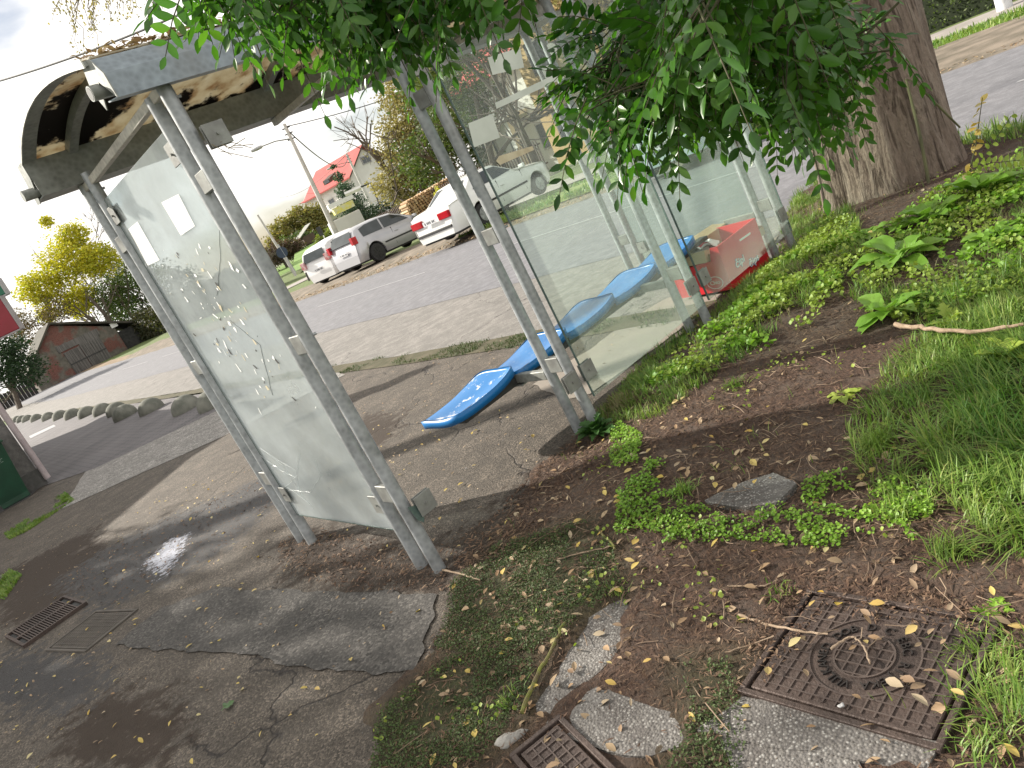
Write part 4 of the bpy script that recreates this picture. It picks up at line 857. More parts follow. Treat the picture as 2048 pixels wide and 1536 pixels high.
pv = PG((0, 1300), (300, 1000), (560, 900), (1000, 780), (1150, 860), (900, 1150), (760, 1500), (400, 1560), (0, 1560)); P = pts_in(pv, 230, 114); P = P[sdf(P[:, 0], P[:, 1], BED) < 0]
flats('pavement_leaves', P, (.015, .042), (.2, .34), MYL, 15, lambda x, y: x * 0 + .008, .2, .35, (.003, .01))
P = pts_in(PG((0, 1500), (0, 1100), (560, 900), (700, 780), (1250, 560), (1250, 700), (900, 1150), (700, 1500)), 800, 115); flats('pavement_litter', P, (.008, .03), (.15, .34), MBL, 16, lambda x, y: x * 0 + .008, .2, .35, (.002, .006))
P = np.concatenate([pts_in(P_wet, 1500, 116), pts_in(P_d[0], 1500, 117), pts_in(P_d[1], 1400, 118)]); flats('dark_leaf_litter', P, (.008, .035), (.06, .2), MMUL, 17, lambda x, y: np.maximum(bedz(x, y), 0) + .004, .3, .2, (.002, .01))
P = np.array([G(x, y)[:2] for x, y in ((1335, 390), (1200, 730))]) 
# leaf litter lying on the shelter roof
r = np.random.default_rng(5); k = 2600; uu = r.uniform(-.15, 4.0, k); ww = np.abs(r.normal(0, .42, k)) + .06; LP = np.array([S((a, b, rz(b) + .012 + r.random() * .03)) for a, b in zip(uu, ww) if b < 1.5])
d_ = r.normal(0, 1, (len(LP), 3)); d_[:, 2] *= .25; nn_ = r.normal(0, .4, (len(LP), 3)); nn_[:, 2] = 1; ll = r.uniform(.02, .06, len(LP)); V, Fq = leaflet_mesh(LP, d_, nn_, ll, ll * r.uniform(.05, .3, len(LP))); stuff(npmesh('roof_leaf_litter', V, Fq, MBL))

# named sticks and stones
def stick(pts, r_, lab, mat=None, zs=None):
    P3 = []
    for i, (x, y) in enumerate(pts):
        g = G(x, y, .03); z = float(onsurf(np.array([g[0]]), np.array([g[1]]))[0]) + (zs[i] if zs else .006); g = G(x, y, z + r_); P3.append(g)
    full = []
    for a, b in zip(P3, P3[1:]):
        for j in range(5): full.append(a + (b - a) * j / 5 + rng.normal(0, r_ * .35, 3) * (j > 0))
    full.append(P3[-1]); return tag(MB().tube(full, [r_ * (1 - .35 * i / len(full)) * (1.0 + .15 * math.sin(i * 2.1)) for i in range(len(full))], 8).build('stick', mat or MSTK, None, True), lab, 'stick')
MSTK = simple('dead_stick', (.36, .27, .19), (.20, .14, .09), 30, .85, 0, .5, 80); MMST = simple('mossy_stick', (.16, .18, .03), (.12, .09, .05), 40, .9, 0, .8, 90)
stick([(1045, 1425), (1075, 1350), (1110, 1285), (1130, 1245)], .008, 'mossy green stick lying along the edge of the broken slab', MMST)
stick([(1478, 1230), (1530, 1248), (1600, 1262), (1656, 1268)], .0045, 'bare pale stick over the left side of the rusty cover')
stick([(1662, 1298), (1690, 1278), (1710, 1274), (1728, 1293), (1740, 1328)], .0035, 'curved pale twig arching on the centre of the rusty cover')
stick([(1790, 648), (1850, 658), (1940, 664), (2048, 648)], .011, 'long stick lying between the broad leaved weeds and the tall grass', zs=[.05, .05, .06, .07])
stick([(1115, 1118), (1180, 1102), (1226, 1092)], .003, 'thin pale twig left of the clover patch')
stick([(1195, 1058), (1225, 1088), (1230, 1098)], .006, 'short mossy twig at the tip of the clover patch', MMST)
stick([(1455, 1172), (1530, 1172), (1555, 1160)], .003, 'thin twig left of the top corner of the cover')
stick([(885, 1140), (930, 1150), (960, 1160)], .005, 'crooked twig at the foot of the nearest post')
stick([(1450, 1305), (1500, 1290), (1548, 1272)], .0025, 'thin twig pointing at the cover ring from the left')
def stone(x, y, s, lab, mat, sq=(1, .75, .5), zoff=0):
    g = G(x, y, .03); z = float(onsurf(np.array([g[0]]), np.array([g[1]]))[0]); n, V, Fq = 14, [], []
    for j in range(n + 1):
        for k in range(n): a, t = 2 * math.pi * k / n, math.pi * j / n; q = np.array([math.sin(t) * math.cos(a), math.sin(t) * math.sin(a), math.cos(t)]); q *= 1 + .18 * math.sin(q[0] * 4 + x) + .15 * math.cos(q[1] * 5 + y); V.append((g[0] + q[0] * s * sq[0], g[1] + q[1] * s * sq[1], z + zoff + q[2] * s * sq[2] + s * sq[2] * .5))
    for j in range(n):
        for k in range(n): Fq.append((j * n + k, (j + 1) * n + k, (j + 1) * n + (k + 1) % n, j * n + (k + 1) % n))
    return tag(npmesh('stone', V, Fq, mat, None, True), lab, 'stone')
mst = simple('grey_stone', (.30, .29, .27), (.18, .17, .155), 18, .8, 0, .5, 90)
stone(1683, 1412, .008, 'small pale pebble near the front edge of the rusty cover', simple('pale_pebble', (.5, .5, .5), (.3, .3, .3), 60, .7))
stone(1015, 1470, .05, 'lumpy grey concrete chunk beside the mossy stick', mst, (1.0, .62, .28), -.01)
# broad leaved weeds
MDOCK = leafmat('dock_leaf', [(.12, .27, .02), (.18, .36, .04), (.26, .42, .07)], .35, .38)
def bigleaf(m, base, az, L_, w, el, droop=.5, lobed=0, seed=0):
    d = np.array([math.cos(az), math.sin(az)]); sd = np.array([-d[1], d[0]]); n = 12; vs = []; r = np.random.default_rng(seed)
    for i in range(n + 1):
        t = i / n; x = L_ * t * math.cos(el) ; z = L_ * (t * math.sin(el) - droop * .5 * t * t) + .004
        ww = w * (math.sin(math.pi * min(1, max(0, (t - .18) / .82)) ** .75) if t > .18 else .06) + .003
        if lobed: ww *= 1 + .45 * math.sin(t * 30)
        for s in (-1, -.5, 0, .5, 1):
            q = base[:2] + d * x + sd * ww * s; vs.append((q[0], q[1], base[2] + z + ww * .35 * abs(s) + .10 * ww * math.sin(t * 13 + s * 2 + seed)))
    m.add(vs, [(i * 5 + j, (i + 1) * 5 + j, (i + 1) * 5 + j + 1, i * 5 + j + 1) for i in range(n) for j in range(4)])
def weed(x, y, leaves, L_, w, lab, mat=None, lobed=0, el=(.4, 1.0), seed=0, cat='weed', name='dock_plant'):
    g = G(x, y, .08); b = np.array([g[0], g[1], bz(g[0], g[1]) if name != 'pavement_weed' else 0.]); g = G(x, y, b[2]); b = np.array([g[0], g[1], b[2]]); L_ *= 1.3 if name == 'dock_plant' else 1; w *= 1.35 if name == 'dock_plant' else 1; leaves = int(leaves * 1.35); rt_ = empty(name, tuple(b), lab, cat, 'broad leaved weeds in the bed'); r = np.random.default_rng(seed)
    for i in range(leaves):
        m = MB(); bigleaf(m, b + np.array([*r.normal(0, .012, 2), 0]), 2 * math.pi * (i + r.uniform(-.3, .3)) / leaves, L_ * r.uniform(.6, 1.1), w * r.uniform(.8, 1.15), r.uniform(*el), r.uniform(.5, 1.0), lobed, i + seed); m.build('leaf', mat or MDOCK, rt_, True)
weed(1780, 628, 10, .19, .036, 'dock plant with broad flat leaves at the left end of the long stick', el=(.25, .8), seed=1)
weed(1800, 520, 12, .25, .042, 'big leafy dock plant in front of the trunk', el=(.3, .9), seed=2)
weed(1860, 440, 11, .20, .045, 'dock plant at the base of the trunk with yellow flower', el=(.3, .9), seed=3)
weed(1965, 390, 10, .24, .05, 'dock plant with rounded pale leaves right of the trunk', el=(.3, 1.0), seed=4)
weed(1740, 470, 7, .14, .03, 'small dock rosette left of the leafy dock', el=(.2, .7), seed=5)
weed(1985, 480, 7, .20, .035, 'long leaved dock near the right edge', el=(.2, .7), seed=6)
weed(1905, 655, 9, .16, .022, 'toothed dandelion behind the long stick', MCLO2, 1, (.5, 1.2), seed=7, name='dandelion')
weed(1195, 868, 34, .17, .024, 'dark green leafy weed at the foot of the second back post', leafmat('dark_weed', [(.03, .10, .02), (.06, .15, .03)], .3, .45), 1, (.3, 1.3), seed=8, name='leafy_weed')
weed(2010, 720, 6, .12, .02, 'small leafy weed in front of the stick at the right edge', MCLO2, 0, (.4, 1.0), seed=9)
weed(1990, 1225, 12, .05, .008, 'small ferny weed right of the rusty cover', MCLO, 1, (.2, .9), seed=10, name='small_weed')
weed(1690, 790, 7, .06, .012, 'low bright rosette in the mulch', MCLO2, 0, (.1, .5), seed=13)
# yellowing shoot with pinnate leaves beside the trunk
b = G(1925, 400, .15); sh_ = empty('young_shoot', tuple(b), 'thin shoot with yellow and green leaflets right of the trunk', 'sapling'); tip = AY(1965, 195, b[1]); tip2 = AY(2010, 240, b[1] - .1); MB().tube([b, b * .5 + tip * .5 + [.02, 0, 0], tip], [.006, .004, .002], 6).build('stem', MTW, sh_)
P = []; D = []; L_ = []
for i in range(26): t = rng.uniform(.15, 1); P.append(b + (tip - b) * t); D.append(rng.normal(0, 1, 3) * [1, 1, .4]); L_.append(rng.uniform(.04, .07))
L_ = np.array(L_); V, Fq = leaflet_mesh(np.array(P), np.array(D), rng.normal(0, 1, (26, 3)) + [0, 0, 1.5], L_, L_ * .3); npmesh('yellow_leaves', V, Fq, MYL, sh_, True)
P = []; D = []; L_ = []
for c0, c1 in (((1930, 370), (2022, 232)), ((1950, 330), (2040, 320))):
    a, e = AY(*c0, b[1]), AY(*c1, b[1] - .1); MB().tube([a, e], .002, 5).build('rachis', MTW, sh_)
    for i in range(16): P.append(a + (e - a) * i / 15); D.append(np.cross(e - a, [0, -1, 0]) * (1 if i % 2 else -1) + (e - a) * .4); L_.append(.045)
L_ = np.array(L_); V, Fq = leaflet_mesh(np.array(P), np.array(D), rng.normal(0, .3, (len(P), 3)) + [-.3, -1, .5], L_, L_ * .3); npmesh('green_leaves', V, Fq, MCLO2, sh_, True)
# green maple leaf and small leaf on the asphalt
def maple(x, y, R_, lab, mat):
    g = G(x, y, .01); pts = []
    for k in range(40):
        a = 2 * math.pi * k / 40; rr = R_ * (.55 + .45 * abs(math.cos(2.5 * a)) ** .7) * (1 if abs(a - math.pi) > .5 else .8) * (1 + .08 * math.sin(9 * a)); pts.append((g[0] + rr * math.cos(a), g[1] + rr * math.sin(a), .014 + .004 * math.sin(3 * a)))
    m = MB(); m.add([(g[0], g[1], .011)] + pts, [(0, i + 1, (i + 1) % 40 + 1) for i in range(40)]); return tag(m.build('maple_leaf', mat, None, True), lab, 'leaf')
maple(455, 1411, .032, 'green lobed leaf lying alone on the aggregate asphalt', leafmat('maple_green', [(.05, .12, .03), (.07, .16, .04)], .2))

# ------------------------------------------------------------------ bollards: concrete half spheres along the street
MBOL = simple('mossy_concrete', (.20, .20, .17), (.11, .115, .095), 5, .9, 0, .5, 50)
n = 24; V = []; Fq = []; R_ = .27
for j in range(11):
    t = math.pi / 2 * j / 10
    for k in range(n): a = 2 * math.pi * k / n; V.append((R_ * math.cos(t) * math.cos(a) * (1 if j else 1.0), R_ * math.cos(t) * math.sin(a), .03 + R_ * .95 * math.sin(t)))
V = [(R_ * math.cos(2 * math.pi * k / n), R_ * math.sin(2 * math.pi * k / n), 0) for k in range(n)] + V
Fq = [(j * n + k, j * n + (k + 1) % n, (j + 1) * n + (k + 1) % n, (j + 1) * n + k) for j in range(11) for k in range(n)]
sp = [((430, 812), 'nearest half sphere bollard partly behind the cloudy panel post'), ((375, 820), 'large half sphere bollard just left of the shelter post'), ((305, 822), 'third half sphere bollard from the shelter'), ((253, 834), 'fourth half sphere bollard, standing in front of the row'), ((236, 826), 'half hidden bollard behind the fourth one'), ((207, 826), 'sixth bollard of the row'), ((176, 831), 'seventh bollard of the row'), ((147, 834), 'eighth bollard of the row'), ((122, 836), 'ninth bollard of the row'), ((98, 838), 'tenth bollard of the row, before the small distant ones'), ((74, 840), 'eleventh bollard of the row, small and distant'), ((56, 841), 'twelfth bollard of the row, in the far cluster'), ((45, 842), 'thirteenth bollard, next to last of the row'), ((36, 842), 'farthest tiny bollard beside the building corner')]
b0 = None
for (x, y), lab in sp:
    g = G(x, y)
    if b0 is None: b0 = npmesh('bollard', V, Fq, MBOL, None, True); o = b0
    else: o = b0.copy(); COL.objects.link(o)
    if lab.startswith(('eleventh', 'twelfth', 'thirteenth', 'farthest', 'tenth')): kk = np.array([g[0], g[1]]); 
    o.location = (g[0], g[1], rise(g[0], g[1])); o.rotation_euler = (0, 0, x); sc = 1 + .03 * math.sin(x); o.scale = (sc, sc, sc); tag(o, 'mossy concrete ' + lab, 'bollard', 'half sphere bollards along the street')

# ------------------------------------------------------------------ building at the left (only its corner shows), downpipe, bin, signs
k0 = 15.0; cs = .93
P0c = G(93, 968)[:2]
def LB(a, b, z): q = P0c + RN * a + RD * b; return (q[0], q[1], z)           # a along the road normal, b along the road
bl = empty('corner_building', LB(0, 0, 0), 'rendered grey building whose corner shows at the left edge', 'building')
MREN = simple('grey_roughcast', (.20, .19, .18), (.13, .125, .12), 14, .95, 0, .9, 45)
hh = 2.7; AW = 13.0; rp = 4.6
m = MB(LB and (lambda v: LB(*v))); m.prism([(-AW, 0, 0), (0, 0, 0), (0, 0, hh), (-1.3, 0, hh + .1), (-AW / 2, 0, rp), (-AW, 0, hh)], (0, 12, 0)); m.build('wall', MREN, bl)
m = MB(lambda v: LB(*v)); m.prism([(.3, -.25, hh - .02), (.3, -.25, hh + .1), (-1.3, -.25, hh + .25), (-AW / 2, -.25, rp + .14), (-AW - .3, -.25, hh - .14), (-AW - .3, -.25, hh - .26), (-AW / 2, -.25, rp + .02), (-1.3, -.25, hh + .11)], (0, 12.5, 0)); m.build('roof', simple('dark_tiles', (.16, .08, .06), (.1, .05, .04), 9, .9), bl)
m = MB(lambda v: LB(*v)); m.tube([(.06, -.07, .08), (.06, -.07, hh - .2), (.12, -.07, hh - .1)], .05, 14); m.build('downpipe', simple('pinkish_pipe', (.45, .38, .38), (.36, .30, .31), 8, .5), bl, True)
m = MB(lambda v: LB(*v)); m.box((-.9, -.03, 0), (.03, .0, .3)); m.build('plinth', simple('plinth', (.12, .115, .11), (.08, .08, .075), 20, .9, 0, .6), bl)
sc_ = np.array([-14.5, 9.5, 0.]); stt = empty('shade_tree', tuple(sc_), 'broad leafy tree standing left of the picture beside the building, shading the pavement', 'tree')
m = MB(); m.tube([sc_, sc_ + [0, .1, 2.5], sc_ + [.1, 0, 4.5]], [.22, .18, .14], 10)
for q in range(7): m.tube([sc_ + [0, 0, 3], sc_ + [2.0 * math.cos(q * .9), 2.0 * math.sin(q * .9), 5.6 + .3 * (q % 3)]], [.09, .02], 6)
m.build('trunk', MBARK, stt, True); clumps('crown', [((sc_[0], sc_[1], 5.6), (2.9, 2.9, 2.75)), ((sc_[0] + 1, sc_[1] - 2.2, 5.2), (2.2, 2.2, 2.6)), ((sc_[0] - 2.5, sc_[1] - .5, 5.4), (2.2, 2.2, 2.4)), ((sc_[0] - .6, sc_[1] + 1.9, 4.6), (2.1, 2.3, 2.5)), ((sc_[0] - 3.5, sc_[1] + 1.6, 4.4), (2.2, 2.2, 2.4))], 60000, .11, MLEAF, stt, 8, shell=.1)
# wheeled bin
bq = G(48, 995); Mb = frameM(bq[:2] - RN * .12, RN, 0)
bn = empty('wheelie_bin', (bq[0], bq[1], 0), 'dark green wheeled rubbish bin with white lettering beside the building corner', 'bin')
MBIN = simple('green_plastic', (.008, .055, .027), (.005, .034, .017), 4, .45)
m = MB(); b_, t_ = (.21, .25), (.28, .36); vs = [(-b_[0], -b_[1], .10), (b_[0], -b_[1], .10), (b_[0], b_[1], .10), (-b_[0], b_[1], .10), (-t_[0], -t_[1], .98), (t_[0], -t_[1], .98), (t_[0], t_[1], .98), (-t_[0], t_[1], .98)]
m.add([Mb @ Vector(v) for v in vs], [(0, 3, 2, 1), (0, 1, 5, 4), (1, 2, 6, 5), (2, 3, 7, 6), (3, 0, 4, 7)]); m.box((-.21, -.25, .02), (.21, .1, .10), Mb); m.build('body', MBIN, bn)
m = MB(); m.box((-.31, -.40, .96), (.31, .40, 1.0), Mb, bev=.01); m.box((-.29, -.37, 1.0), (.29, .38, 1.06), Mb, bev=.02); m.build('lid', MBIN, bn)
m = MB(); m.tube([Mb @ Vector((-.28, .43, 1.0)), Mb @ Vector((.28, .43, 1.0))], .018, 10); m.build('handle', MBIN, bn)
MTYRE = simple('tyre_rubber', (.018, .018, .018), (.03, .03, .03), 30, .85)
for s in (-1, 1): m = MB(); m.tube([Mb @ Vector((s * .24, .27, .11)), Mb @ Vector((s * .29, .27, .11))], .11, 20); m.build('wheel', MTYRE, bn, True)
m = MB(); 
for yy, w_ in ((.73, .16), (.705, .13), (.68, .15)):
    for q in range(7): x = -w_ + q * w_ / 3.3; m.add([Mb @ Vector((x + a, -.334 - (yy + b - .72) * .125, yy + b)) for a, b in ((0, 0), (w_ / 4.5, 0), (w_ / 4.5, .008), (0, .008))], [(0, 1, 2, 3)])
for a in range(3):
    an = a * 2.094; q = [(.045 * math.cos(an + t), .045 * math.sin(an + t)) for t in (0, .5, 1, 1.5)] + [(.03 * math.cos(an + t), .03 * math.sin(an + t)) for t in (1.5, 1, .5, 0)]
    m.add([Mb @ Vector((x, -.344 - y * .125, .82 + y)) for x, y in q], [tuple(range(8))])
m.build('print', simple('faded_white_print', (.35, .42, .38), (.25, .32, .28)), bn)
# signs sticking out at the left edge
def signbox(cx, cy, Y, w, h, mat, lab, rim, text=None):
    c = AY(cx, cy, Y); r = empty('hanging_sign', tuple(c), lab, 'sign'); Ms = Matrix.Translation(c)
    m = MB(); m.box((-w, -.04, -h), (w * .5, .04, h), Ms, bev=.01); m.build('sign_board', mat, r)
    m = MB()
    for a, b in (((w * .5, -.05, -h - .01), (w * .5 + .015, .05, h + .01)), ((-w, -.05, -h - .02), (w * .5, .05, -h)), ((-w, -.05, h), (w * .5, .05, h + .02))): m.box(a, b, Ms)
    m.build('rim', rim, r)
    if text: v, f = letters(text, .22, .002); m = MB(); m.add([Ms @ Vector((x + w * .5 - .24, -.045 - z, y - .02)) for x, y, z in v], f); m.build('lettering', simple('sign_white', (.7, .7, .7)), r)
    m = MB(); m.tube([Ms @ Vector((-w, 0, h * .5)), Ms @ Vector((-w - 1.2, .2, h * .5))], .02, 8); m.build('bracket', MDS, r)
signbox(-8, 640, 10.5, .45, .22, simple('dark_red_sign', (.28, .012, .03), (.22, .01, .02), 3, .4), 'dark red sign board sticking in at the left edge', simple('pale_rim', (.35, .33, .33)), 'a')
signbox(-22, 586, 10.6, .40, .10, simple('green_sign', (.01, .14, .08), (.008, .1, .06), 3, .4), 'small green sign board above the red one at the left edge', simple('white_rim', (.4, .4, .4)))

# ------------------------------------------------------------------ trees of the background
MBK2 = simple('grey_branch', (.17, .14, .115), (.10, .08, .065), 3, .9)
def LF(nm, *c): return leafmat(nm, list(c), .4, .6)
MYEL2 = LF('autumn_yellow', (.55, .47, .03), (.68, .58, .04), (.36, .42, .04)); MGRN2 = LF('dull_green', (.06, .11, .03), (.09, .15, .04), (.14, .17, .04)); MEVG = LF('evergreen', (.012, .035, .014), (.025, .06, .022), (.04, .08, .03))
MOLV = LF('olive_willow', (.28, .24, .10), (.37, .31, .13), (.20, .20, .08), (.46, .38, .18)); MOCH = LF('ochre_tree', (.36, .27, .07), (.26, .24, .07), (.16, .18, .05)); MMAR = LF('maroon_shrub', (.11, .05, .05), (.16, .09, .06), (.10, .11, .05)); MCON = LF('blue_conifer', (.05, .10, .06), (.09, .15, .10), (.04, .07, .04))
DEC = [.52]
def branching(m, p, d, L_, r, depth, rg, spread=.5, up=.05, segs=3, tips=None):
    pts = [p]; dd = d
    for i in range(segs): dd = dd + rg.normal(0, .10, 3) + np.array([0, 0, up]); dd = dd / np.linalg.norm(dd); pts.append(pts[-1] + dd * L_ / segs)
    m.tube(pts, [r * (1 - .4 * i / segs) for i in range(segs + 1)], 6 if depth > 1 else 4, False)
    if tips is not None and depth <= 1: tips += pts[1:]
    if depth > 0:
        for k in range(int(rg.integers(2, 5)) if depth > 1 else 4):
            t = rg.uniform(.4, 1); b = pts[min(segs, int(t * segs) + 0)]; nd = dd + rg.normal(0, spread, 3); branching(m, b, nd / np.linalg.norm(nd), L_ * rg.uniform(.55, .8), r * DEC[0], depth - 1, rg, spread, up, segs, tips)
def tree_at(px, py, Y, hgt, lab, mat=None, nleaf=3000, lsize=.2, seed=0, cl=None, depth=3, trunk_r=.2, name='tree', lean=(0, 0), bark=MBK2, cat='tree', group=None, spread=.5, L0=None):
    rg = np.random.default_rng(seed); b = AY(px, py, Y); b[2] = rise(b[0], b[1]) - .1
    DEC[0] = .66 if mat is None else .52; t = empty(name, tuple(b), lab, cat, group); m = MB(); branching(m, b, np.array([lean[0], lean[1], 1.0]), L0 or hgt * .42, trunk_r, depth, rg, spread); m.build('trunk', bark, t, True)
    if mat:
        cs = []
        for (dx, dz, R_) in (cl or [(0, .68, .3), (-.18, .55, .22), (.2, .6, .22), (.05, .85, .18)]):
            cs.append(((b[0] + dx * hgt, b[1] + rg.uniform(-.1, .1) * hgt, b[2] + dz * hgt), (R_ * hgt, R_ * hgt, R_ * hgt * .85)))
        clumps('foliage', cs, nleaf, lsize, mat, t, seed, shell=.25)
    return t
# left side, beyond the street
Yl = 84
yt = tree_at(262, 720, Yl, 15.5, 'bright yellow autumn tree behind the old brick hut', MYEL2, 15000, .16, 3, [(-.22, .58, .16), (.02, .66, .19), (.10, .80, .11), (.20, .58, .15), (-.12, .42, .13), (-.30, .42, .08), (.03, .93, .05)], trunk_r=.25)
tree_at(305, 695, Yl + 2, 12, 'green leaning tree right of the yellow tree', MGRN2, 6500, .13, 4, [(-.1, .5, .2), (.15, .55, .2), (.3, .45, .17), (-.05, .35, .2)])
tree_at(335, 650, Yl + 8, 11, 'dark evergreen tree behind the shelter post', MEVG, 5000, .16, 5, [(-.15, .5, .26), (.15, .45, .26), (-.3, .35, .22), (.4, .35, .2)])
tree_at(240, 690, Yl + 6, 13.5, 'bare grey tree rising behind the yellow tree', None, seed=11, depth=5, trunk_r=.12, lean=(-.38, 0), spread=.42, L0=8.5)
tree_at(38, 815, 57, 8, 'dark bushy evergreen at the left edge beside the hut', MEVG, 8000, .11, 6, [(0, .45, .30), (.25, .30, .22), (-.2, .6, .2), (.3, .52, .13), (.15, .66, .12)])
tree_at(135, 760, 80, 8.5, 'reddish green tree between the evergreen and the hut roof', LF('rusty_leaves', (.16, .12, .06), (.08, .10, .04), (.22, .13, .08)), 5000, .11, 7, [(0, .6, .3), (.3, .75, .22), (-.2, .8, .25)])
tree_at(290, 700, 90, 15.5, 'bare dark branches reaching in at the left edge', None, seed=22, depth=5, trunk_r=.12, spread=.5, L0=10.5)
tree_at(335, 690, 95, 13, 'fine bare birch branches against the sky at the left edge', None, seed=23, depth=5, trunk_r=.08, spread=.6, L0=9, lean=(-.1, 0))
hb_ = AY(230, -160, 14); ht = empty('weeping_birch', (hb_[0], hb_[1], 0), 'thin weeping twigs with tiny yellow green leaves hanging into the sky at the top left', 'tree'); m = MB(); P = []; rg = np.random.default_rng(77)
m.tube([(hb_[0] - 9, hb_[1] - 3, 0), (hb_[0] - 9, hb_[1] - 3, 5), (hb_[0] - 6, hb_[1] - 2, hb_[2] + 2), tuple(hb_ + [0, 0, .4])], [.2, .16, .06, .03], 10)
for x0, y0, x1, y1 in ((150, -60, 128, 60), (175, -60, 150, 95), (130, -40, 160, 118), (205, -60, 165, 60), (235, -60, 215, 30), (250, -60, 262, 45), (275, -60, 285, 35), (185, -40, 190, 110), (215, -50, 226, 60), (160, -50, 118, 40), (300, -60, 330, 20)):
    for q in range(3):
        dx = rg.normal(0, 14); Yq = 14 + rg.normal(0, .4); a, b = AY(x0 + dx, y0, Yq), AY(x1 + dx * 1.4 + 10, y1 * rg.uniform(.5, 1.05), Yq); pts = [hb_ + [0, 0, .4]] + [a + (b - a) * t + rg.normal(0, .03, 3) for t in np.linspace(0, 1, 7)]; m.tube(pts, [.012, .008, .007, .006, .005, .005, .004, .003], 4, False)
        for u_ in range(26): t = rg.random(); P.append(a + (b - a) * t + rg.normal(0, .05, 3))
m.build('twigs', MBK2, ht); P = np.array(P); L_ = rg.uniform(.03, .055, len(P)); D_ = rg.normal(0, .6, (len(P), 3)) - [0, 0, .8]; V, Fq = leaflet_mesh(P, D_, rg.normal(0, 1, (len(P), 3)), L_, L_ * .32); npmesh('foliage', V, Fq, MOLV, ht)
# hedge/fence bank behind the street
m = MB()
# old brick hut
hb = AY(176, 722, 75.0)[:2]; za = rise(*hb); dh = RD.copy()
def HUT(v): q = hb - dh * (7.6 - v[0]) * -1 * 1.0 if False else hb + dh * (v[0] - 0); q = q + RN * v[1]; return (q[0], q[1], za + v[2] - .1)
hut = empty('brick_hut', HUT((0, 0, 0)), 'tumbledown old brick hut with grey plank doors beside the street', 'hut')
def FAC(p0, p1): return None
MBRK = N('crumbling_brick'); bt = MBRK.n('ShaderNodeTexBrick'); bt.inputs['Scale'].default_value = 4; bt.inputs['Color1'].default_value = (.13, .045, .035, 1); bt.inputs['Color2'].default_value = (.18, .065, .05, 1); bt.inputs['Mortar'].default_value = (.16, .13, .11, 1)
MBRK.l(MBRK.scl(MBRK.tc, (1, 1, 1), (rad(90), 0, rad(35))), bt.inputs['Vector']); MBRK.p(Base_Color=MBRK.mix(MBRK.ramp(MBRK.noise(.55, 6), [(.46, 0.0), (.54, 1.0)]), bt.outputs[0], MBRK.ramp(MBRK.noise(3, 5), [(.3, (.09, .085, .07)), (.7, (.17, .155, .13))])), Roughness=.95)
# the gable front faces the camera: build on a local frame across the line of sight
hv = AY(170, 735, 72.0); vx = np.array([.80, .60]); vy = np.array([-.60, .80])
def HF(v): q = hv[:2] + vx * v[0] + vy * v[1]; return (q[0], q[1], za + v[2] - .25)
hw = 4.0
m = MB(HF); m.prism([(-hw, 0, 0), (hw, 0, 0), (hw, 0, 2.6), (-.6, 0, 5.0), (-hw, 0, 2.0)], (0, 6, 0)); m.build('wall', MBRK.m, hut)
m = MB(HF); m.prism([(-hw - .5, -.35, 1.62), (-.6, -.35, 5.05), (-.6, -.35, 5.25), (-hw - .6, -.35, 1.75)], (0, 6.6, 0)); m.prism([(-.59, -.35, 5.05), (hw + 2.2, -.35, 1.9), (hw + 2.2, -.35, 2.1), (-.59, -.35, 5.25)], (0, 6.6, 0)); m.build('roof', simple('mossy_old_tiles', (.075, .065, .05), (.04, .04, .03), 2, .95, 0, .8, 8), hut)
m = MB(HF); m.box((-.9, -.08, 0), (.55, -.02, 2.35)); m.box((.6, -.08, 0), (2.4, -.02, 2.5)); m.box((-1.2, -.07, 2.5), (2.6, -.02, 3.1)); md_ = m.build('door', simple('grey_planks', (.17, .16, .15), (.085, .08, .075), 6, .9, stretch=(2, 2, .1)), hut)
m = MB(HF)
for i in range(14): x = -.88 + i * .235; m.box((x, -.1, .05), (x + .02, -.083, 2.3))
m.box((-.9, -.11, 1.1), (2.4, -.101, 1.2)); m.build('plank_gap', MDS, md_)
m = MB(HF); m.box((hw, .3, 0), (hw + 2, 5, 2.0)); m.build('lean_to', simple('dark_boards', (.06, .06, .055), (.03, .03, .03), 4, .9), hut)
m = MB(HF); m.box((hw - .25, -.12, 2.5), (hw + .35, -.06, 2.95)); m.build('plaque', MPAP, hut)
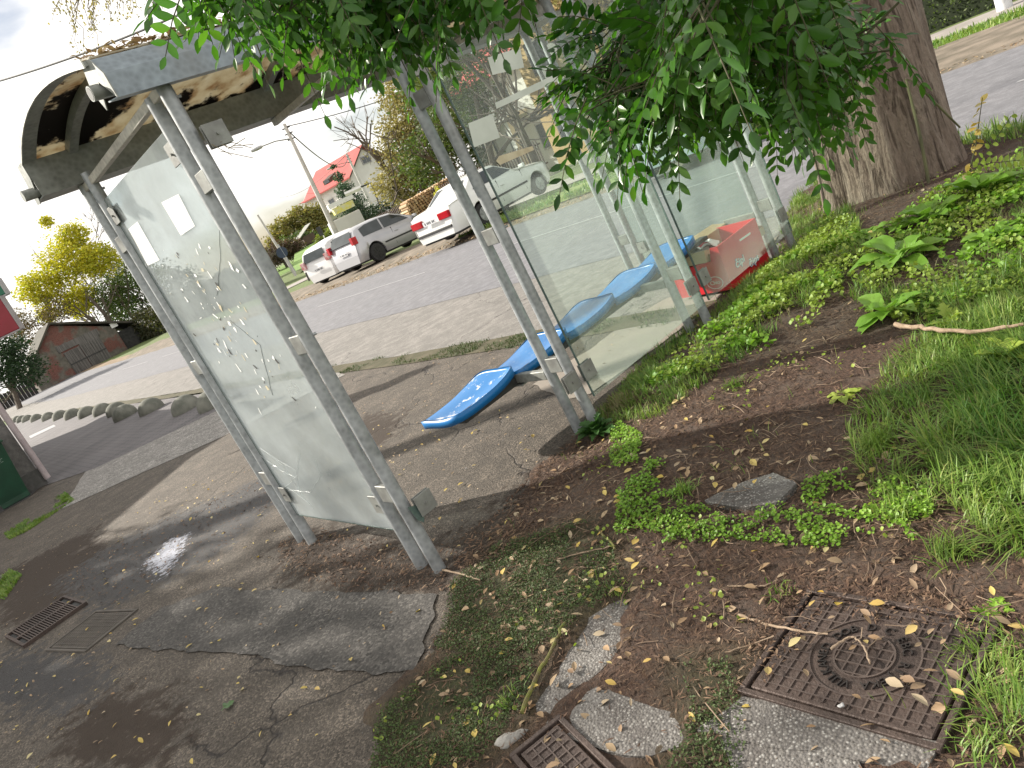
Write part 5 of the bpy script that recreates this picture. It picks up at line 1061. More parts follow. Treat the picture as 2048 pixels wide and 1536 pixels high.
# plank fence left of the hut and dark hedge right of it
fl = empty('plank_fence', HF((-hw - 12, 0, 0)), 'dark low plank fence between the evergreen and the hut', 'fence')
MFN = simple('dark_fence', (.035, .032, .03), (.02, .018, .017), 4, .9)
m = MB(HF)
for i in range(52): x = -hw - .3 - i * .3; m.box((x - .28, -.3, .0), (x, -.26, 1.5 + .06 * math.sin(i * 7)))
m.build('boards', MFN, fl); m = MB(HF)
for i in range(7): m.box((-hw - .5 - i * 2.4, -.25, 0), (-hw - .36 - i * 2.4, -.12, 1.6))
m.build('post', MFN, fl)
MHEDGE = LF('dark_hedge', (.03, .045, .015), (.05, .06, .02), (.08, .065, .03))
def hedge(name, pts, w, h, n, size, mat, lab, seed, cat='hedge'):
    rg = np.random.default_rng(seed); t = empty(name, (pts[0][0], pts[0][1], 0), lab, cat); pts = np.array(pts, float); seg = np.linalg.norm(np.diff(pts, axis=0), axis=1); cum = np.r_[0, np.cumsum(seg)]; k = n; s = rg.random(k) * cum[-1]
    i = np.clip(np.searchsorted(cum, s) - 1, 0, len(seg) - 1); f = (s - cum[i]) / seg[i]; c = pts[i] + (pts[i + 1] - pts[i]) * f[:, None]; d = (pts[i + 1] - pts[i]) / seg[i][:, None]; nn = np.stack([-d[:, 1], d[:, 0]], 1)
    side = rg.random(k); hh_ = h * (1 + .10 * np.sin(s * 1.3 + seed) + .06 * np.sin(s * 3.1)); o = rg.uniform(-.5, .5, k) * w; z = rg.random(k) * hh_; m_ = side < .45; o[m_] = -.5 * w; m2 = (side > .45) & (side < .7); o[m2] = .5 * w; m3 = side > .7; z[m3] = hh_[m3]
    P_ = np.column_stack([c + nn * (o + rg.normal(0, .06 * w, k))[:, None], z + rise(c[:, 0], c[:, 1]) + rg.normal(0, .05, k)]); D_ = rg.normal(0, 1, (k, 3)); D_ /= np.linalg.norm(D_, axis=1)[:, None]; B_ = np.cross(D_, rg.normal(0, 1, (k, 3))); B_ /= np.linalg.norm(B_, axis=1)[:, None]; s_ = (size * (.6 + .8 * rg.random(k)))[:, None]
    V_ = np.stack([P_ - D_ * s_, P_ - B_ * s_ * .5, P_ + D_ * s_, P_ + B_ * s_ * .5], 1).reshape(-1, 3); npmesh('foliage', V_, np.arange(4 * k).reshape(-1, 4), mat, t)
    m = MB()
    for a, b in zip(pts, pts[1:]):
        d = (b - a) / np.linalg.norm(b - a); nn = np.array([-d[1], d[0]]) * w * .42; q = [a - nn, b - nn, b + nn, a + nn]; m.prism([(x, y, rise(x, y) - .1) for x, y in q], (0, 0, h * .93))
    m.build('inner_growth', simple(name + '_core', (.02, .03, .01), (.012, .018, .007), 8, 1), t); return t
hg0 = HF((hw + 2.3, 1.2, 0))[:2]
hedge('roadside_hedge', [hg0, tuple(np.array(hg0) + RD * -14 + RN * 1.0), tuple(np.array(hg0) + RD * -28 + RN * 2.0)], 1.5, 2.3, 9000, .14, MHEDGE, 'dark brown green hedge running from the hut towards the shelter', 4)

# ------------------------------------------------------------------ middle background
def place_tree(px, py, Y, *a, **k): return tree_at(px, py, Y, *a, **k)
place_tree(600, 485, 110, 9.5, 'yellow orange autumn tree left of the red roofed house', MOCH, 9000, .20, 31, [(-.15, .5, .22), (.15, .55, .24), (.38, .5, .2), (-.3, .35, .2), (.3, .35, .25)])
place_tree(605, 505, 95, 5.5, 'green bush under the autumn tree by the far lawn', MGRN2, 4500, .16, 32, [(.1, .4, .3), (-.25, .4, .3), (.35, .3, .25)])
place_tree(560, 508, 90, 5.5, 'maroon shrub at the left end of the far garden', MMAR, 4500, .15, 33, [(0, .4, .3), (-.3, .35, .3), (.3, .35, .25)])
place_tree(510, 500, 80, 5, 'bare dark twiggy bush beside the shelter post', None, seed=34, depth=5, trunk_r=.06, spread=.8, L0=1.7)
place_tree(645, 480, 85, 2.8, 'yellow green bush at the foot of the house wall', LF('lime_bush', (.20, .25, .04), (.28, .30, .05), (.12, .2, .04)), 2500, .12, 35, [(0, .45, .35), (.4, .5, .35)])
# willow mass right of the house
w_ = place_tree(830, 425, 50, 12.5, 'wide olive brown willow with fine drooping twigs', MOLV, 30000, .10, 36, [(-.04, .24, .12), (.09, .38, .16), (.18, .50, .17), (.24, .62, .18), (.04, .18, .14), (.12, .22, .16), (.2, .36, .22), (.4, .5, .24), (.30, .85, .16)], trunk_r=.22, depth=4, spread=.7)
place_tree(860, 420, 48, 13.5, 'bare upper branches above the olive willow', None, seed=38, depth=5, trunk_r=.14, spread=.6, L0=4.8, lean=(-.1, 0))
place_tree(925, 400, 44, 8, 'dense green shrub tree behind the woodpile', MGRN2, 8000, .10, 39, [(-.1, .4, .25), (.1, .55, .25), (.25, .35, .25), (.1, .8, .2)])
place_tree(715, 430, 60, 6.4, 'blue green conifer beside the second lamp post', MCON, 6000, .09, 40, [(0, .25, .25), (0, .45, .19), (0, .65, .13), (0, .82, .08), (0, .95, .04)])
place_tree(775, 425, 55, 3.2, 'small dark green shrub in front of the willow', MEVG, 2500, .08, 41, [(0, .5, .4), (.5, .4, .35)])
place_tree(985, 330, 36, 11, 'green tree seen through the rear glass', MGRN2, 9000, .09, 42, [(-.05, .55, .2), (.15, .7, .22), (-.1, .82, .16), (.05, .4, .12)])
place_tree(1060, 300, 32, 9.5, 'leafy tree in front of the white villa', MGRN2, 7000, .08, 43, [(0, .6, .16), (-.12, .75, .2), (.1, .85, .2)])
place_tree(1250, 230, 30, 10, 'tall tree in front of the yellow house', MOLV, 9000, .08, 44, [(0, .6, .25), (.2, .75, .2), (-.1, .85, .2)])

# red roofed house
EF, EL, RR, RL = AY(699.5, 355, 118), AY(596, 407, 127), AY(733.5, 287, 124), AY(630.6, 344, 131)
ze = (EF[2] + EL[2]) / 2; zr = (RR[2] + RL[2]) / 2; dl = (EL - EF)[:2]; LL = np.linalg.norm(dl); dl /= LL; dg = np.array([-dl[1], dl[0]]); dg = dg * np.sign(dg[1]); dep = 10.5
def HH(a, b, z): q = EF[:2] + dl * a + dg * b; return (q[0], q[1], z)
hs = empty('red_roofed_house', HH(0, 0, 0), 'white house with steep red roof beyond the parked cars', 'house')
MWH = simple('white_render', (.72, .70, .68), (.62, .60, .58), .5, .9); MRR = simple('red_tiles', (.46, .09, .08), (.38, .07, .065), .6, .8, 0, .4, 8); MWIN = simple('window_glass', (.06, .07, .08), (.10, .11, .12), .4, .15); MBRN = simple('brown_timber', (.10, .06, .045), (.07, .045, .03), 3, .8)
xf = lambda v: HH(*v); i_ = .7
m = MB(xf); m.prism([(i_, i_, -.5), (i_, dep - i_, -.5), (i_, dep - i_, ze + .2), (i_, dep / 2, zr - .25), (i_, i_, ze + .2)], (LL - 2 * i_, 0, 0)); m.build('wall', MWH, hs)
m = MB(xf)
m.prism([(0, 0, ze - .05), (0, dep / 2, zr), (0, dep / 2, zr - .22), (0, 0, ze - .25)], (LL - 1.2, 0, 0)); m.prism([(0, dep, ze - .05), (0, dep / 2 + .01, zr), (0, dep / 2 + .01, zr - .22), (0, dep, ze - .25)], (LL - 1.2, 0, 0))
m.add([(LL - 1.2, 0, ze - .05), (LL - 1.2, dep / 2, zr), (LL + .4, dep / 2, ze + .9), (LL + .3, 0, ze - .05), (LL - 1.2, dep, ze - .05), (LL + .3, dep, ze - .05)], [(0, 3, 2, 1), (1, 2, 5, 4), (3, 5, 2)])
rf = m.build('roof', MRR, hs)
m = MB(xf); m.prism([(-.05, 0, ze - .3), (-.05, dep / 2, zr - .28), (-.05, dep, ze - .3), (-.05, dep, ze - .05), (-.05, dep / 2, zr - .0), (-.05, 0, ze - .05)], (.06, 0, 0)); m.build('barge_board', MBRN, rf)
m = MB(xf); m.prism([(LL * .52, 1.0, ze + .5), (LL * .52, 1.0, ze + 1.3), (LL * .52, 3.0, ze + 1.9), (LL * .52, 3.0, ze + .5)], (-1.8, 0, 0)); dm_ = m.build('dormer', MBRN, rf)
m = MB(xf); m.box((LL * .52 - 1.5, .93, ze + .75), (LL * .52 - .4, .99, ze + 1.2)); m.build('pane', MWIN, dm_)
def hwin(a, z, w=1.5, h=1.25):
    m = MB(xf); m.box((a, i_ - .06, z), (a + w, i_ - .001, z + h)); f_ = m.build('window', simple('window_frame', (.5, .48, .45)), hs); m = MB(xf); m.box((a + .12, i_ - .09, z + .12), (a + w / 2 - .05, i_ - .062, z + h - .12)); m.box((a + w / 2 + .05, i_ - .09, z + .12), (a + w - .12, i_ - .062, z + h - .12)); m.build('pane', MWIN, f_)
for a in (LL * .18, LL * .45, LL * .68): hwin(a, ze - 2.7)
for a in (LL * .25, LL * .55): hwin(a, ze - 5.6)
m = MB(xf); m.box((i_ - .09, dep / 2 - 1.0, ze + .8), (i_ - .001, dep / 2 + 1.0, ze + 2.0)); f_ = m.build('window', simple('window_frame2', (.4, .38, .4)), hs); m = MB(xf); m.box((i_ - .12, dep / 2 - .8, ze + .95), (i_ - .092, dep / 2 - .06, ze + 1.85)); m.box((i_ - .12, dep / 2 + .06, ze + .95), (i_ - .092, dep / 2 + .8, ze + 1.85)); m.build('pane', MWIN, f_)
m = MB(xf); m.box((LL * .1, -1.6, ze - 3.4), (LL - .5, i_ - .01, ze - 3.2)); m.build('balcony', MWH, hs)
for a in (LL * .15, LL - .8): m = MB(xf); m.box((a, -1.5, -.5), (a + .3, -1.2, ze - 3.4)); m.build('pillar', MWH, hs)
# small shed with lean roof
sv = AY(618, 476, 92); shd = empty('garden_shed', tuple(sv), 'small open shed with grey lean roof left of the red roofed house', 'shed')
xs = lambda v: (sv[0] + .85 * v[0] - .5 * v[1], sv[1] + .5 * v[0] + .85 * v[1], sv[2] + v[2] - .6); m = MB(xs); m.box((-.7, 0, 0), (.8, 1.6, 1.0)); m.build('wall', MBRN, shd); m = MB(xs); m.prism([(-1.0, -.2, 1.0), (1.0, -.2, 2.0), (1.0, -.2, 2.08), (-1.0, -.2, 1.08)], (0, 2.0, 0)); m.build('roof', simple('grey_sheet', (.26, .26, .23), (.2, .2, .18), 2, .8), shd)
# lawn strips
ml = simple('bright_lawn', (.16, .26, .05), (.11, .20, .035), 1, .9)
for nr_, fr_ in ((((585, 545), (700, 492)), ((590, 498), (700, 442))), (((500, 600), (590, 560)), ((500, 560), (590, 520)))):
    vv = [AY(*nr_[0], 62), AY(*nr_[1], 62), AY(*fr_[1], 100), AY(*fr_[0], 100)]; struct(MB().add([tuple(q) for q in vv], [tuple(range(4))]).build('lawn', ml))
mg2 = simple('far_verge_grass', (.20, .25, .06), (.14, .17, .05), 1.5, .95, 0, .5, 30)
strip('grass_verge', 12.8, 14.6, 8, 17, .02, mg2, .15, zf=vb); strip('grass_verge_right', 15.0, 17.0, -40, 9, .01, mg2, .1)
P = np.array([SK(s, k) for s, k in zip(rng.uniform(12.7, 14.8, 9000), rng.uniform(8, 17.5, 6500))]); P = patchy(P, .9, -.12, 6); blades('verge_grass', P, .06, .16, .03, MGR, 31, 1.0, zf=lambda x, y: x * 0 + .12)
P = np.array([SK(s, k) for s, k in zip(rng.uniform(14.9, 17.0, 9000), rng.uniform(0, 9, 9000))]); blades('verge_grass', P, .05, .13, .02, MGR, 32, 1.0, zf=lambda x, y: x * 0 + .01)
P = np.array([SK(s, k) for s, k in zip(rng.uniform(12.3, 15.0, 3500), rng.uniform(-3, 9, 3500))]); flats('verge_leaves', P, (.03, .07), (.2, .35), MBL, 33, lambda x, y: x * 0 + .02, .3)
P = np.array([SK(s, k) for s, k in zip(rng.uniform(12.0, 14.0, 3500), rng.uniform(12, 45, 3500))]); flats('verge_leaves', P, (.04, .11), (.2, .35), MBL, 34, lambda x, y: x * 0 + .06, .3)
hedge('clipped_hedge', [tuple(SK(20.2, -4)), tuple(SK(20.2, 9.5))], .9, 1.9, 22000, .035, LF('box_leaves', (.05, .09, .02), (.09, .14, .03), (.13, .17, .05)), 'clipped green hedge beyond the pavement at the upper right', 9)
pp = G(2010, 18); tag(MB().tube([(pp[0], pp[1], -.1), (pp[0], pp[1], .6), (pp[0], pp[1], 6)], [.14, .14, .11], 16).build('white_post', simple('white_pole', (.75, .76, .78)), None, True), 'thick white pole at the upper right corner beside the clipped hedge', 'pole')

# woodpile
wv = AY(855, 425, 40); wp = empty('woodpile', tuple(wv), 'stacked split firewood with pale cut ends behind the cars', 'woodpile'); xs = lambda v: (wv[0] + .87 * v[0] - .5 * v[1], wv[1] + .5 * v[0] + .87 * v[1], .25 + v[2]); ends = MB(xs); r = np.random.default_rng(3)
for j in range(10):
    for i in range(22 - j // 2):
        x = -1.25 + .17 * i + .08 * (j % 2) + r.uniform(-.02, .02) + .05 * j; z = .09 + j * .135 + .02 * i * .5; rr = r.uniform(.055, .085); kk = int(r.integers(5, 8)); a0 = r.random() * 6
        q = [(x + rr * math.cos(a0 + t * 6.283 / kk), r.uniform(-.03, .03) if t == 0 else 0, z + rr * math.sin(a0 + t * 6.283 / kk)) for t in range(kk)]; yy = r.uniform(-.05, .05); q = [(a, yy, c_) for a, _, c_ in q]; ends.prism(q, (0, .8, 0))
nw = N('cut_wood'); rr_ = nw.isl(); nw.p(Base_Color=nw.ramp(rr_, [(0, (.50, .36, .20)), (.5, (.36, .22, .12)), (1, (.60, .48, .32))]), Roughness=.9); ends.build('log', nw.m, wp)
tag(clumps('yellow_shrub', [((wv[0] + .9, wv[1] - .8, 1.0), (.3, .3, .55))], 500, .07, LF('lemon_leaves', (.55, .55, .05), (.65, .62, .08)), None), 'small bright yellow shrub in front of the woodpile', 'shrub')

# lamp posts and wires
MCON2 = simple('pale_concrete_pole', (.58, .56, .54), (.46, .45, .43), 3, .85)
def lamp(top, base, Y, r0, r1, lab, arm=-1.6, dz=.25):
    t = AY(*top, Y); b = AY(*base, Y); b[2] = rise(b[0], b[1]) - .1; l_ = empty('street_lamp', tuple(b), lab, 'street lamp'); b = np.array([b[0], b[1], b[2]])
    MB().tube([b, (b + t) / 2, t], [r0, (r0 + r1) / 2, r1], 14).build('pole', MCON2, l_, True); a = t - (t - b) / np.linalg.norm(t - b) * .8; e = a + [arm, -.2, dz]
    MB().tube([a, (a + e) / 2 + [0, 0, .08], e], [.035, .03, .03], 8).build('arm', MCL, l_, True)
    MB().lathe([(.02, -.35), (.12, -.30), (.17, 0), (.15, .25), (.05, .35)], e + [arm * .15, 0, 0], M=Matrix.Rotation(rad(90), 3, 'Y') @ Matrix.Scale(.6, 3, Vector((1, 0, 0))), n=14).build('lamp_head', simple('lamp_grey', (.45, .46, .47)), l_, True)
    m = MB()
    for q in (.2, .5, .8): m.box(tuple(t - [.22, .06, q + .05]), tuple(t - [-.22, -.06, q]))
    m.build('insulator_bracket', MDS, l_); return t
t1 = lamp((568, 248), (690, 505), 44, .17, .09, 'tall pale concrete lamp post behind the white hatchback')
t2 = lamp((693, 308), (762, 450), 80, .2, .11, 'farther concrete lamp post beside the blue green conifer', -1.8)
def wire(a, b, sag, r_, lab): a, b = np.array(a), np.array(b); pts = [a + (b - a) * t - np.array([0, 0, sag * 4 * t * (1 - t)]) for t in np.linspace(0, 1, 25)]; tag(MB().tube(pts, r_, 5).build('overhead_wire', MDS, None, True), lab, 'wire')
wire(t1 - [0, 0, .3], t2 - [0, 0, .2], 1.6, .035, 'sagging wire between the two lamp posts'); wire(t1 - [0, 0, .15], AY(1000, 90, 60), .6, .025, 'wire running right from the nearer lamp post under the roof')
wire(AY(-60, 178, 30), AY(420, 2, 22), .15, .03, 'dark wire crossing the sky above the shelter roof'); wire(t2, AY(560, 395, 160), 1.0, .03, 'thin wire from the farther lamp post to the left')
p3 = AY(575, 520, 55); tag(MB().tube([p3 + [0, 0, -1.2], AY(515, 430, 55)], [.11, .07], 10).build('leaning_pole', MCON2, None, True), 'thin leaning pale pole left of the far lawn', 'pole')
rs = empty('round_sign', tuple(p3), 'dark backed round road sign on a grey post by the side road', 'sign'); q = AY(564, 505, 48); MB().tube([AY(592, 545, 48), AY(556, 488, 48)], .035, 8).build('sign_post', MG, rs, True); MB().tube([q + [0, -.03, 0], q + [.0, .0, 0]], .34, 20).build('sign_disc', simple('dark_blue_back', (.03, .05, .09)), rs)
rp_ = empty('marker_post', tuple(AY(612, 540, 36)), 'short white roadside marker post with dark foot left of the white hatchback', 'marker post'); a, b = AY(619, 562, 34), AY(604, 529, 34); MB().tube([a * .5 + b * .5, b], .05, 8).build('post', MPAP, rp_); MB().tube([a, a * .5 + b * .5], .04, 8).build('foot', MDS, rp_)
s2 = empty('direction_sign', tuple(AY(645, 460, 60)), 'small dark sign on a white post under the house pillars', 'sign'); q = AY(641, 462, 60); MB().tube([AY(653, 484, 60), AY(640, 456, 60)], .04, 8).build('sign_post', MPAP, s2); m = MB(); m.box(tuple(q + [-.22, -.05, -.35]), tuple(q + [.12, .0, .35])); m.build('sign_board', MDS, s2)
gs = AY(700, 405, 58); gt = empty('overhead_sign', tuple(gs), 'pale horizontal sign arm on a bent dark mast above the silver car', 'sign'); a = AY(768, 432, 52); b = AY(742, 366, 52); c_ = AY(688, 387, 52); MB().tube([a, b + (a - b) * .05, b, c_], .05, 8).build('mast', MDS, gt); q, w = AY(690, 389, 51.9), AY(722, 375, 51.9); MB().tube([q, w], .16, 6).build('sign_board', MPAP, gt)
cv = AY(692, 430, 56); cb = empty('white_kiosk', tuple(cv), 'low white panel kiosk with yellow strip behind the silver car', 'kiosk'); xs = lambda v: (cv[0] + .9 * v[0] - .4 * v[1], cv[1] + .4 * v[0] + .9 * v[1], cv[2] + v[2]); MB(xs).box((-1.1, 0, -1.2), (1.1, 1.5, .0), bev=.05).build('body', MWH, cb); MB(xs).box((-.7, -.1, .3), (.9, .3, .75)).build('yellow_panel', simple('yellow_board', (.75, .68, .12), (.7, .7, .5), 4), cb); MB(xs).box((-.9, -.05, .8), (1.1, .3, 1.1)).build('white_panel', MPAP, cb)
for x in (-.6, .8): MB(xs).box((x, 0, -3.4), (x + .1, .1, -1.2)).build('leg', MPAP, cb)

# white villa behind the rear glass, with its fence, and the ochre house
vv = AY(1010, 395, 44); vil = empty('white_villa', (vv[0], vv[1], 0), 'white two storey villa behind the white saloon', 'house'); ang = rad(-55)
xs = lambda v: (vv[0] + math.cos(ang) * v[0] - math.sin(ang) * v[1], vv[1] + math.sin(ang) * v[0] + math.cos(ang) * v[1], v[2])
MB(xs).box((-1.0, 0, -.2), (9, 8, 5.4)).build('wall', MWH, vil); MB(xs).prism([(-1.5, -.6, 5.3), (-1.5, 4, 7.6), (-1.5, 8.6, 5.3)], (11, 0, 0)).build('roof', MRR, vil)
for x, z, w, h in ((0, .9, 1.2, 2.0), (2.2, .3, 1.0, 2.3), (4.4, .9, 1.3, 1.4), (7, .9, 1.3, 1.4), (.2, 3.6, 1.1, 1.3), (2.6, 3.6, 1.1, 1.3), (5.4, 3.6, 1.3, 1.3)):
    f_ = MB(xs).box((x, -.06, z), (x + w, -.001, z + h)).build('window', simple('villa_frame', (.45, .43, .4)), vil); MB(xs).box((x + .1, -.09, z + .1), (x + w - .1, -.062, z + h - .1)).build('pane', MWIN, f_)
for x in (1.6, 3.6): MB(xs).box((x, -1.2, -.2), (x + .3, -.9, 3.0)).build('pillar', MWH, vil)
MB(xs).box((1.3, -1.4, 3.0), (4.3, -.01, 3.2)).build('balcony', MWH, vil)
fn = empty('picket_fence', xs((-4, -5, 0)), 'dark upright bar fence in front of the white villa', 'fence'); m = MB(xs)
for i in range(90): x = -6 + i * .17; m.box((x, -5.02, .3), (x + .06, -4.98, 1.6))
m.build('bars', simple('brown_bars', (.10, .07, .06)), fn); m = MB(xs); m.box((-6, -4.97, .5), (9.3, -4.93, .57)); m.box((-6, -4.97, 1.35), (9.3, -4.93, 1.42)); m.build('rail', MBRN, fn); m = MB(xs); m.box((-6, -5.15, -.1), (9.3, -4.85, .3)); m.build('base_wall', simple('cream_plinth', (.5, .48, .38)), fn)
yv = AY(1190, 240, 34); yh = empty('ochre_house', (yv[0], yv[1], 0), 'ochre yellow house with grey window bands seen through the upper glass', 'house'); xs = lambda v: (yv[0] + math.cos(ang) * v[0] - math.sin(ang) * v[1], yv[1] + math.sin(ang) * v[0] + math.cos(ang) * v[1], v[2])
MB(xs).box((-3, 0, -.2), (8, 8, 9)).build('wall', simple('ochre_render', (.58, .40, .20), (.5, .34, .17), .6, .9), yh); MB(xs).prism([(-3.5, -.6, 8.9), (-3.5, 4, 11.5), (-3.5, 8.6, 8.9)], (12, 0, 0)).build('roof', MRR, yh)
for x in (-2.2, .2, 2.6, 5.2):
    for z in (1, 4, 6.6): f_ = MB(xs).box((x, -.06, z), (x + 1.2, -.001, z + 1.4)).build('window', simple('ochre_frame', (.2, .18, .15)), yh); MB(xs).box((x + .1, -.09, z + .1), (x + 1.1, -.062, z + 1.3)).build('pane', MWIN, f_)

# ------------------------------------------------------------------ cars
MPLT = simple('number_plate', (.65, .66, .68)); MPDK = simple('plate_characters', (.03, .03, .04)); MCG = simple('car_glass', (.02, .028, .03), (.04, .05, .055), 2, .06, 0); MTRIM = simple('black_trim', (.02, .02, .02)); MLR = simple('red_lamp', (.45, .01, .02), (.35, .008, .015), 5, .15)
def paint(nm, c, metal=0.0):
    n = N(nm); n.p(Base_Color=n.ramp(n.noise(1.2, 4), [(.3, tuple(x * .9 for x in c)), (.7, c)]), Roughness=.28, Metallic=metal); n.b.inputs['Coat Weight'].default_value = .5; return n.m
def car(name, lab, R_, Fp, wb, prof, belt, w, mat, cat, rim, wheel_r=.31, roofin=.80, plate=True, lamps=None, side_glass=(), rear_glass=None, mould=True, bumper_dark=False, up_z=0):
    """R_ rear near wheel contact, Fp front near wheel contact; x forward from the rear axle, y from the near side inwards"""
    ex = (Fp - R_) / np.linalg.norm(Fp - R_); ey = np.array([-ex[1], ex[0], 0]); ey /= np.linalg.norm(ey); ez = np.cross(ex, ey)
    M = Matrix(((ex[0], ey[0], ez[0], R_[0]), (ex[1], ey[1], ez[1], R_[1]), (ex[2], ey[2], ez[2], R_[2]), (0, 0, 0, 1))); X = lambda v: tuple(M @ Vector(v))
    c = empty(name, tuple(R_), lab, cat, None); xs_ = np.linspace(prof[0][0], prof[-1][0], 60); top = np.interp(xs_, [p[0] for p in prof], [p[1] for p in prof]); bl_ = np.interp(xs_, [p[0] for p in belt], [p[1] for p in belt]); V = []; hw_ = w / 2; cy_ = hw_ - .04
    x0, x1 = xs_[0], xs_[-1]
    for x, t, b in zip(xs_, top, bl_):
        e = min(1, ((x - x0) / .30)) if x < x0 + .30 else min(1, (x1 - x) / .45) if x > x1 - .45 else 1; e = max(e, 0); wd = hw_ * (.86 + .14 * math.sqrt(max(0, 1 - (1 - e) ** 2))); b = min(b, t); rw = wd * (1 - (1 - roofin) * min(1, (t - b) / .45))
        zb = .22 if (x < x1 - .2) else .24; arch = 0
        for wx in (0, wb):
            dd = abs(x - wx)
            if dd < wheel_r + .06: arch = max(arch, math.sqrt((wheel_r + .06) ** 2 - dd ** 2) + wheel_r)
        zz = max(zb, arch); sec = [(wd * .93, zz if arch else zb), (wd * .985, max(zz, .35) + .01), (wd, max(zz, .50) + .02), (wd * .985, max(b - .06, zz + .03)), (wd * .95, max(b, zz + .04)), (rw + .02, max(t - .06, b) if t > b + .02 else b), (rw * .9, t - .012 if t > b + .02 else max(t, b)), (rw * .5, t + .008), (0, t + .015)]
        full = [(-y, z) for y, z in sec] + [(y, z) for y, z in sec[::-1][1:]]; V.append([(x, cy_ + y, z) for y, z in full])
    k = len(V[0]); m = MB(X); vs = [p for r_ in V for p in r_]; f = [(i * k + j, i * k + j + 1, (i + 1) * k + j + 1, (i + 1) * k + j) for i in range(len(V) - 1) for j in range(k - 1)]; f += [tuple(range(k)), tuple((len(V) - 1) * k + j for j in range(k))[::-1]]; m.add(vs, f); m.build('body', mat, c, True)
    m = MB(X); m.box((x0 + .12, cy_ - hw_ * .86, .16), (x1 - .15, cy_ + hw_ * .86, .46)); m.build('underbody', MTRIM, c)
    wh = None; rims = simple(name + '_rim', rim, tuple(q * .6 for q in rim), 6, .3, .5)
    for wx in (0, wb):
        for sd in (0, 1):
            yc = cy_ - hw_ + .09 if sd == 0 else cy_ + hw_ - .09; m = MB(X); Mr = Matrix.Rotation(rad(90), 3, 'X'); m.lathe([(wheel_r * .62, -.10), (wheel_r * .94, -.10), (wheel_r, -.06), (wheel_r, .06), (wheel_r * .94, .10), (wheel_r * .62, .10)], (wx, yc, wheel_r), M=Mr, n=28); tw = m.build('wheel', MTYRE, c, True)
            m = MB(X); o_ = -1 if sd == 0 else 1; m.lathe([(wheel_r * .64, 0), (wheel_r * .60, .02)], (wx, yc + o_ * .085, wheel_r), M=Mr, n=28)
            for q in range(7):
                a = 2 * math.pi * q / 7; Mq = Matrix.Translation((wx, yc + o_ * .105, wheel_r)) @ Matrix.Rotation(a, 4, 'Y'); m.box((.03, -.012, -.022), (wheel_r * .63, .012, .022), Mq)
            m.build('rim', rims, tw, False)
    def onside(x, z, off=.006, s=0):
        t = np.interp(x, [p[0] for p in prof], [p[1] for p in prof]); b = np.interp(x, [p[0] for p in belt], [p[1] for p in belt]); rw = hw_ * (1 - (1 - roofin) * min(1, (t - b) / .45)); q = np.clip((z - b) / max(.05, (t - .06 - b)), 0, 1); y = hw_ * .95 + (rw + .02 - hw_ * .95) * q if z >= b else hw_ * .985; return (x, cy_ - y - off, z) if s == 0 else (x, cy_ + y + off, z)
    for poly in side_glass:
        for s in (0, 1):
            pts = []
            for i in range(len(poly)):
                a, b = poly[i], poly[(i + 1) % len(poly)]
                for j in range(4): pts.append((a[0] + (b[0] - a[0]) * j / 4, a[1] + (b[1] - a[1]) * j / 4))
            cc = (np.mean([p[0] for p in pts]), np.mean([p[1] for p in pts])); P_ = [onside(*cc, .012, s)] + [onside(x, z, .012, s) for x, z in pts]; m = MB(X); m.add(P_, [(0, i + 1, (i + 1) % len(pts) + 1) for i in range(len(pts))]); m.build('side_window', MCG, c)
    if rear_glass:
        (xa, za_), (xb, zb_) = rear_glass; m = MB(X); wa, wb_ = hw_ * .80, hw_ * .68; m.add([(xa - .02, cy_ - wa, za_), (xb - .02, cy_ - wb_, zb_), (xb - .02, cy_ + wb_, zb_), (xa - .02, cy_ + wa, za_)], [(0, 1, 2, 3)]); m.build('rear_window', MCG, c)
    if plate is not None:
        m = MB(X); px_, pz_ = plate; m.box((px_ - .02, cy_ - .26, pz_), (px_ - .005, cy_ + .26, pz_ + .12)); p_ = m.build('number_plate', MPLT, c); m = MB(X)
        for i, y in enumerate((-.20, -.14, -.04, .02, .08, .17)): m.box((px_ - .0235, cy_ + y - .018, pz_ + .03), (px_ - .0205, cy_ + y + .016, pz_ + .09))
        m.build('plate_characters', MPDK, p_)
    for (xa, xb, y0_, y1_, z0_, z1_, mt) in lamps or []:
        for s in (-1, 1): m = MB(X); a, b = sorted((cy_ + s * y0_, cy_ + s * y1_)); m.box((xa, a, z0_), (xb, b, z1_), bev=.012); m.build('tail_lamp' if xa < .5 else 'headlamp', mt, c)
    if mould:
        for s in (0, 1): m = MB(X); y = cy_ + (-1 if s == 0 else 1) * hw_ * 1.0; m.box((.45, y - .012, .50), (wb - .45, y + .012, .555), bev=.004); m.build('side_moulding', MTRIM, c)
    for x_ in (wb * .36, wb * .78):
        m = MB(X); y = cy_ - hw_ * .988 - .001; m.box((x_, y - .002, .34), (x_ + .01, y + .03, np.interp(x_, [p[0] for p in belt], [p[1] for p in belt]))); m.build('door_seam', MTRIM, c)
    m = MB(X); m.box((wb * .40, cy_ - hw_ - .012, .74), (wb * .40 + .16, cy_ - hw_ + .02, .775), bev=.006); m.build('door_handle', mat, c)
    m = MB(X); m.box((wb * .80, cy_ - hw_ - .14, .93), (wb * .80 + .10, cy_ - hw_ + .06, 1.04), bev=.02); m.build('mirror', mat, c)
    if bumper_dark: m = MB(X); m.box((x0 - .03, cy_ - hw_ * .85, .40), (x0 + .05, cy_ + hw_ * .85, .47), bev=.01); m.build('bumper_strip', MTRIM, c)
    return c
def solveF(Rp, px, wb, far=True):
    d = ray(*px); d = d / np.linalg.norm(d); o = E0 - Rp; b = d @ o; cc = o @ o - wb * wb; q = b * b - cc; q = max(q, 0); t = -b + (math.sqrt(q) if far else -math.sqrt(q)); return E0 + d * t
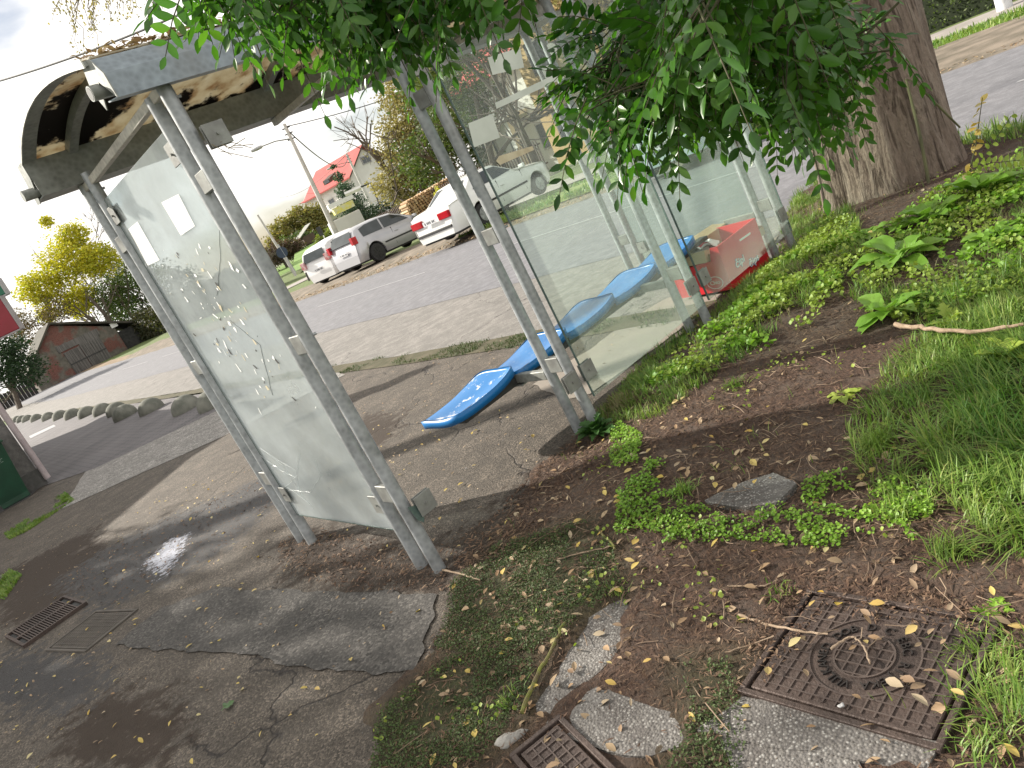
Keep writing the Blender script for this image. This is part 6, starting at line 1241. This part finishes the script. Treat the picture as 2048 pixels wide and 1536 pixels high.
R1 = AY(764, 521, 27.6); F1 = solveF(R1, (866, 473), 2.60)
hprof = [(-.78, .50), (-.74, .98), (-.52, 1.36), (-.30, 1.43), (.6, 1.47), (1.3, 1.42), (1.75, 1.22), (2.25, .98), (2.9, .88), (3.28, .72), (3.36, .48)]; hbelt = [(-.78, .9), (0, .95), (1.8, .93), (3.3, .8)]
car('silver_hatchback', 'silver three door hatchback with black wheels parked beyond the road', R1, F1, 2.60, hprof, hbelt, 1.74, paint('silver_paint', (.44, .44, .46), .4), 'car', (.03, .03, .03), .32, .80, (-.80, .62), [(-.82, -.60, .70, .86, .86, 1.12, MLR)], [[(-.28, 1.0), (-.30, 1.30), (.02, 1.37), (.62, 1.38), (.62, 1.0)], [(.70, 1.0), (.70, 1.38), (1.22, 1.35), (1.62, 1.18), (1.88, .99)]], ((-.76, 1.0), (-.55, 1.34)))
R2 = AY(977, 449, 21.0); F2 = solveF(R2, (1086, 387), 2.55)
sprof = [(-1.12, .45), (-1.10, .92), (-.95, 1.0), (-.40, 1.04), (.15, 1.36), (.6, 1.40), (1.2, 1.38), (1.85, 1.02), (2.6, .93), (3.15, .84), (3.25, .45)]; sbelt = [(-1.12, .92), (0, .95), (1.8, .93), (3.2, .82)]
car('white_saloon', 'old white saloon seen partly through the rear glass, facing away', R2, F2, 2.55, sprof, sbelt, 1.70, paint('white_paint', (.78, .78, .76)), 'car', (.40, .42, .43), .30, .80, (-1.16, .66), [(-1.15, -1.06, .36, .80, .66, .84, MLR)], [[(.02, 1.0), (.34, 1.31), (.80, 1.32), (.80, .99)], [(.88, .99), (.88, 1.32), (1.20, 1.30), (1.68, 1.02)]], ((-.36, 1.05), (.10, 1.33)), True, True)
R3 = AY(703, 543, 30.5); F3 = solveF(R3, (775, 497), 2.45)
wprof = [(-.66, .50), (-.62, .98), (-.48, 1.38), (-.25, 1.47), (.6, 1.51), (1.3, 1.45), (1.8, 1.15), (2.3, 1.0), (2.9, .90), (3.15, .72), (3.2, .48)]
car('white_hatchback', 'white hatchback half hidden behind the silver car', R3, F3, 2.45, wprof, [(-.66, .9), (0, .98), (3.2, .82)], 1.68, paint('white_paint_hatch', (.80, .80, .80)), 'car', (.45, .45, .46), .31, .80, (-.68, .58), [(-.70, -.52, .60, .82, .82, 1.10, simple('clear_red_lamp', (.45, .12, .12), (.6, .45, .45), 9, .15))], [[(-.10, 1.06), (-.14, 1.34), (.55, 1.40), (.55, 1.05)], [(.63, 1.05), (.63, 1.40), (1.2, 1.36), (1.75, 1.05)]], ((-.63, 1.02), (-.50, 1.34)), False)
R4 = AY(1440, 300, 15.0); R4[2] = .0; R4 = G(1452, 300, .05); ang4 = rad(42); F4 = R4 + 2.5 * np.array([math.cos(ang4), math.sin(ang4), 0])
car('blue_grey_hatchback', 'pale blue grey hatchback seen through the glass behind the leaves', R4, F4, 2.5, wprof, [(-.66, .9), (0, .98), (3.2, .82)], 1.7, paint('pale_blue_paint', (.42, .50, .55)), 'car', (.4, .4, .4), .31, .80, (-.68, .50), [(-.70, -.56, .62, .82, .80, 1.30, MLR)], [[(-.10, 1.06), (-.14, 1.34), (.55, 1.40), (.55, 1.05)]], ((-.63, 1.02), (-.50, 1.34)), False)
